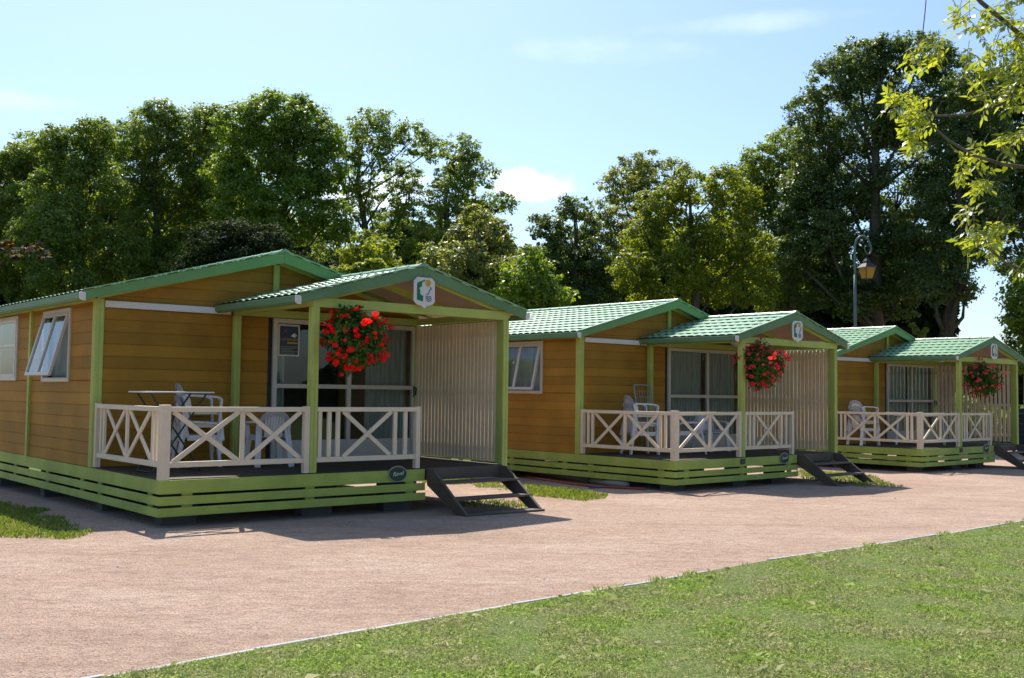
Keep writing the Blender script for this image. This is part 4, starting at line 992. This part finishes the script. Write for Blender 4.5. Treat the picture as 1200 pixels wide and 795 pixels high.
n = 60000; ang = RNG.random(n) * 2 * math.pi; rr_ = 43 + RNG.random(n) * 1.5  # unseen hedge ring, added so the panes mirror something dark
xh = np.sin(ang + R(90)) * rr_; yh = -np.cos(ang + R(90)) * rr_ * 1.0; hh_ = 2.7 + .6 * np.sin(ang * 23) + .4 * np.sin(ang * 61)
kk = yh < 28; zz = np.array([gz(q) for q in yh]) + RNG.random(n) * hh_
o = leaves('added_hedge', np.stack([xh, yh, zz], 1)[kk], (RNG.normal(size=(n, 3)) + np.array([0, 0, .5]))[kk], .26, .2, M['leaf_deep'], fold=.2); tag(o, 'long dark hedge added unseen behind the viewpoint to darken the glass reflections', 'hedge')
# ------------------------------------------------------------------ near branches
def near_tree(name, base, trunk_top, branches, clusters, mat, label, leaflen, kind):
    root = empty(name, base); tag(root, label, 'tree', None); o = Vector(base)
    m = MB(); tt = Vector(trunk_top) - o
    m.tube([(0, 0, -.1), (tt.x * .1, tt.y * .1, tt.z * .4), tt * .8, tt], [.16, .12, .09, .06], 10)
    for pts, r0, r1 in branches:
        Q = [Vector(p) - o for p in pts]; n = len(Q); m.tube(Q, [r0 + (r1 - r0) * i / (n - 1) for i in range(n)], 7)
    for c, tw in clusters:
        if tw is not None: m.tube([Vector(tw) - o, (Vector(tw) * .5 + Vector(c) * .5) - o + Vector((0, 0, .02)), Vector(c) - o], [.006, .005, .003], 5)
    m.build('trunk', M['twig'], root, smooth=True)
    return root, o
# ash-like tree on the lawn to the right
Yn = 6.2
def a2(u, v, dy=0): return at(u, v, Yn + dy)
tb = (5.1, 7.0, gz(7.0)); tt = (4.6, 6.9, 4.9)
br = [([tt, (3.9, 6.5, 4.62), a2(1200, 44), a2(1150, 3), a2(1120, -30)], .03, .008),
      ([tt, (4.9, 7.0, 5.6), (5.2, 7.3, 6.3)], .04, .01),
      ([tt, (5.5, 7.5, 5.4), (6.0, 7.7, 5.9)], .03, .01),
      ([tt, (3.9, 6.6, 4.9), a2(1215, 20), a2(1190, -10)], .018, .008),
      ([(4.7, 6.9, 4.0), (3.7, 6.5, 3.55), a2(1215, 102, .1), a2(1172, 123), a2(1130, 135), a2(1087, 136)], .016, .006),
      ([(4.75, 6.9, 3.4), (3.8, 6.5, 3.02), a2(1215, 198), a2(1175, 193), a2(1140, 182), a2(1112, 165), a2(1092, 147), a2(1086, 138)], .015, .005),
      ([(4.75, 6.9, 3.6), a2(1230, 150, .2), a2(1195, 158), a2(1170, 185), a2(1166, 198)], .010, .004),
      ([(4.8, 6.9, 2.9), a2(1240, 300, .1), a2(1200, 318), a2(1178, 308), a2(1158, 290), a2(1150, 270)], .012, .005),
      ([a2(1120, -30), a2(1086, -10), a2(1084, 15), a2(1081, 42)], .004, .003),
      ([a2(1087, 136), a2(1075, 148), a2(1084, 152)], .004, .003)]
cl = []
def spread(pts):
    for (u, v, r, n) in pts:
        for k in range(int(n * .95 + .5)):
            a = random.random() * 6.28; q = random.random() ** .5 * r
            cl.append((a2(u + q * math.cos(a), v + q * math.sin(a), random.uniform(-.25, .25)), (u, v)))
spread([(1085, 62, 16, 7), (1100, 52, 12, 5), (1070, 66, 10, 3), (1052, 112, 13, 7), (1078, 122, 15, 9), (1066, 140, 13, 8), (1072, 165, 11, 7), (1080, 180, 8, 4),
        (1088, 140, 12, 4), (1140, 25, 18, 9), (1165, 18, 16, 8), (1120, 20, 16, 6), (1150, 60, 20, 12), (1180, 60, 20, 13), (1190, 90, 18, 12), (1160, 95, 16, 9), (1155, 115, 10, 5), (1190, 115, 14, 7),
        (1138, 182, 12, 5), (1132, 196, 8, 4), (1152, 210, 11, 7), (1150, 222, 8, 4), (1185, 160, 12, 6), (1180, 175, 8, 3), (1196, 150, 8, 3),
        (1140, 250, 12, 6), (1148, 272, 13, 8), (1168, 262, 12, 6), (1178, 272, 9, 4), (1160, 290, 12, 6), (1135, 285, 7, 3), (1190, 30, 14, 6), (1192, 5, 14, 5), (1195, 312, 8, 3)])
for k in range(420):
    b_ = br[(0, 3, 4, 5, 6)[k % 5]][0]; i_ = random.randrange(0, min(3, len(b_) - 1)); p_ = Vector(b_[i_]).lerp(Vector(b_[i_ + 1]), random.random()) + Vector([random.gauss(0, .28) for _ in range(3)])
    u_ = 600 + F * p_.x / p_.y
    if u_ > 1235: cl.append((p_, None))
for k in range(900):
    d_ = Vector([random.gauss(0, 1) for _ in range(3)]).normalized() * random.uniform(.5, 1.5); p_ = Vector((5.2, 7.2, 5.6)) + d_
    if 600 + F * p_.x / p_.y > 1260 or (CAMZ + 0 < p_.z and p_.z > 5.0 and p_.x > 3.6): cl.append((p_, None))
root, o = near_tree('ash_tree', tb, tt, br, [(c, None) for c, t in cl], M['leaf_ash'], 'near tree at the right edge reaching yellow green compound leaves into the sky', .06, 0)
PP, NN, DD, LL = [], [], [], []; tw = MB()
for c, _ in cl:
    d = Vector((random.gauss(-.4, .6), random.gauss(0, .5), random.gauss(-.35, .4))).normalized(); nrm = Vector((random.gauss(0, .45), random.gauss(0, .45), 1)).normalized(); sd = d.cross(nrm).normalized(); nrm = sd.cross(d)
    ln = random.uniform(.10, .16); p0 = c - o - d * ln * .5; tw.tube([p0 - d * .03, p0, p0 + d * ln], [.0022, .0018, .0012], 4)
    for k in range(4):
        for s in (-1, 1):
            t = .15 + k * .25; q = (d * .65 + sd * s * .8 + nrm * random.uniform(-.25, .1)).normalized(); l = random.uniform(.021, .031)
            PP.append(p0 + d * ln * t + q * l); NN.append(nrm + sd * s * .3 + Vector((random.gauss(0, .3), random.gauss(0, .3), 0))); DD.append(q); LL.append(l)
    PP.append(p0 + d * (ln + .03)); NN.append(nrm); DD.append(d); LL.append(.040)
LL = np.array(LL); st_ = bpy.data.objects['trunk' if 0 else root.children[0].name]; b_ = bmesh.new(); b_.from_mesh(st_.data); t_ = bpy.data.meshes.new('t'); t_.from_pydata(tw.v, [], tw.f); b_.from_mesh(t_); b_.to_mesh(st_.data); b_.free()
leaves('crown', np.array(PP), np.array(NN), LL, LL * .40, M['leaf_ash'], root, np.array(DD), .2)
# purple-leaved maple to the left
Yn = 7.0; tb = (-5.4, 7.6, gz(7.6)); tt = (-5.0, 7.5, 4.2)
br = [([tt, (-4.3, 7.2, 3.2), a2(-40, 270), a2(10, 292), a2(45, 291)], .02, .004), ([a2(-40, 270), a2(0, 285), a2(12, 300)], .006, .003)]
root, o = near_tree('purple_maple', tb, tt, br, [], M['leaf_purple'], 'dark purple maple twig poking in at the left edge', .05, 0)
PP, NN, DD = [], [], []
for (u, v, r, n) in ((5, 287, 9, 26), (14, 296, 8, 14), (32, 290, 7, 14), (44, 286, 6, 8), (50, 298, 6, 10), (-20, 285, 22, 50), (2, 308, 7, 6)):
    for k in range(n):
        a = random.random() * 6.28; q = random.random() ** .5 * r; c = a2(u + q * math.cos(a), v + q * math.sin(a) * .8, random.uniform(-.12, .12)) - o
        d = Vector((random.gauss(.5, .4), random.gauss(0, .4), -.6)).normalized(); nr = Vector((random.gauss(0, .5), random.gauss(-.3, .4), .8))
        for w in (-.7, 0, .7):
            e = (Matrix.Rotation(w, 3, nr) @ d); PP.append(c + e * .018); NN.append(nr); DD.append(e)
leaves('crown', np.array(PP), np.array(NN), .024, .012, M['leaf_purple'], root, np.array(DD), .2)

# unseen trees added behind and beside the viewpoint, for shade and glass reflections
src = [o for o in col.objects if o.get('category') == 'tree' and o.name.startswith(('plane_tree', 'maple_tree', 'broadleaf_tree'))]
rgb = random.Random(5); k = 0
for (x, y) in [(-34, -6), (-27, -16), (19, -22), (26, -12), (30, -4), (33, 6), (35, 15), (38, 24), (40, 34), (-40, 28), (-36, 34), (-44, 18), (-38, 6), (33, -18)]:
    o = copy_tree(src[k % 7]); k += 1; b0 = o.children[0]
    o.location = (x, y, gz(y)); o.rotation_euler = (0, 0, rgb.uniform(0, 6.28)); q = rgb.uniform(.8, 1.05); o.scale = (q, q, q)
    tag(o, 'leafy tree added behind the viewpoint for shade and reflections', 'tree', 'added trees behind the viewpoint')
# ------------------------------------------------------------------ light
SUN_EL, SUN_AZ = 54.0, -16.0     # azimuth clockwise from +Y
w = bpy.data.worlds.new('World'); scn.world = w; w.use_nodes = True; nt = w.node_tree; nt.nodes.clear()
out = N(nt, 'ShaderNodeOutputWorld'); bg = N(nt, 'ShaderNodeBackground', Strength=.14)
sky = N(nt, 'ShaderNodeTexSky'); sky.sky_type = 'NISHITA'; sky.sun_disc = False
sky.sun_elevation = R(SUN_EL); sky.sun_rotation = R(SUN_AZ); sky.altitude = 200; sky.air_density = 1.0; sky.dust_density = 1.5; sky.ozone_density = 1.4
tc = N(nt, 'ShaderNodeTexCoord')
def cloud(u, v, ru, rv, rot=0, scale=14, lo=.40, hi=.62, amt=.9, seed=0.0):
    d = ray(u, v).normalized(); right = Vector((d.y, -d.x, 0)).normalized(); upv = right.cross(d)
    def dot(vec, k):
        n = N(nt, 'ShaderNodeVectorMath', operation='DOT_PRODUCT'); nt.links.new(tc.outputs['Generated'], n.inputs[0]); n.inputs[1].default_value = vec
        m = N(nt, 'ShaderNodeMath', operation='DIVIDE'); nt.links.new(n.outputs['Value'], m.inputs[0]); m.inputs[1].default_value = k
        p = N(nt, 'ShaderNodeMath', operation='POWER'); q = N(nt, 'ShaderNodeMath', operation='ABSOLUTE'); nt.links.new(m.outputs[0], q.inputs[0]); nt.links.new(q.outputs[0], p.inputs[0]); p.inputs[1].default_value = 2
        return p.outputs[0]
    s = N(nt, 'ShaderNodeMath', operation='ADD'); nt.links.new(dot(right, ru / F), s.inputs[0]); nt.links.new(dot(upv, rv / F), s.inputs[1])
    nz = N(nt, 'ShaderNodeTexNoise', Scale=scale, Detail=8, Roughness=.6); mp = N(nt, 'ShaderNodeMapping'); mp.inputs['Location'].default_value = (seed, 0, 0); mp.inputs['Scale'].default_value = (1, 1, 1.8)
    nt.links.new(tc.outputs['Generated'], mp.inputs[0]); nt.links.new(mp.outputs[0], nz.inputs['Vector'])
    # noise - falloff
    f = N(nt, 'ShaderNodeMath', operation='MULTIPLY_ADD'); nt.links.new(s.outputs[0], f.inputs[0]); f.inputs[1].default_value = -.22; nt.links.new(nz.outputs['Fac'], f.inputs[2])
    mr = N(nt, 'ShaderNodeMapRange'); mr.interpolation_type = 'SMOOTHSTEP'; nt.links.new(f.outputs[0], mr.inputs[0]); mr.inputs[1].default_value = lo; mr.inputs[2].default_value = hi; mr.inputs[4].default_value = amt
    # only the forward hemisphere
    g = N(nt, 'ShaderNodeVectorMath', operation='DOT_PRODUCT'); nt.links.new(tc.outputs['Generated'], g.inputs[0]); g.inputs[1].default_value = d
    gt = N(nt, 'ShaderNodeMath', operation='GREATER_THAN'); nt.links.new(g.outputs['Value'], gt.inputs[0]); gt.inputs[1].default_value = 0
    r = N(nt, 'ShaderNodeMath', operation='MULTIPLY'); nt.links.new(mr.outputs[0], r.inputs[0]); nt.links.new(gt.outputs[0], r.inputs[1]); return r.outputs[0]
skyc = mixc(nt, 1.0, sky.outputs[0], (.80, .91, 1.0), 'MULTIPLY')
for args in ((620, 215, 62, 22, 0, 16, .20, .46, .95, 0.3), (430, 225, 70, 30, 0, 14, .22, .50, .6, 1.3), (20, 118, 90, 16, 0, 5, .30, .65, .28, 2.0), (700, 60, 120, 22, 0, 5, .32, .65, .22, 5.0), (950, 20, 160, 14, 0, 6, .30, .65, .2, 3.0)):
    skyc = mixc(nt, cloud(*args), skyc, (8.8, 8.9, 9.0))
nt.links.new(skyc, bg.inputs[0]); nt.links.new(bg.outputs[0], out.inputs[0])
sd = bpy.data.lights.new('sun', 'SUN'); sd.energy = 5.0; sd.angle = R(.53); sd.color = (1, .95, .87)
so = bpy.data.objects.new('sun', sd); col.objects.link(so)
a, e = R(SUN_AZ), R(SUN_EL); dv = Vector((math.sin(a) * math.cos(e), math.cos(a) * math.cos(e), math.sin(e)))
so.rotation_euler = dv.to_track_quat('Z', 'Y').to_euler()

scn.view_settings.view_transform = 'Standard'; scn.view_settings.look = 'None'; scn.view_settings.exposure = .40; scn.view_settings.gamma = 1; scn.view_settings.use_curve_mapping = False
scn.cycles.max_bounces = 8; scn.cycles.transparent_max_bounces = 12; scn.cycles.diffuse_bounces = 4
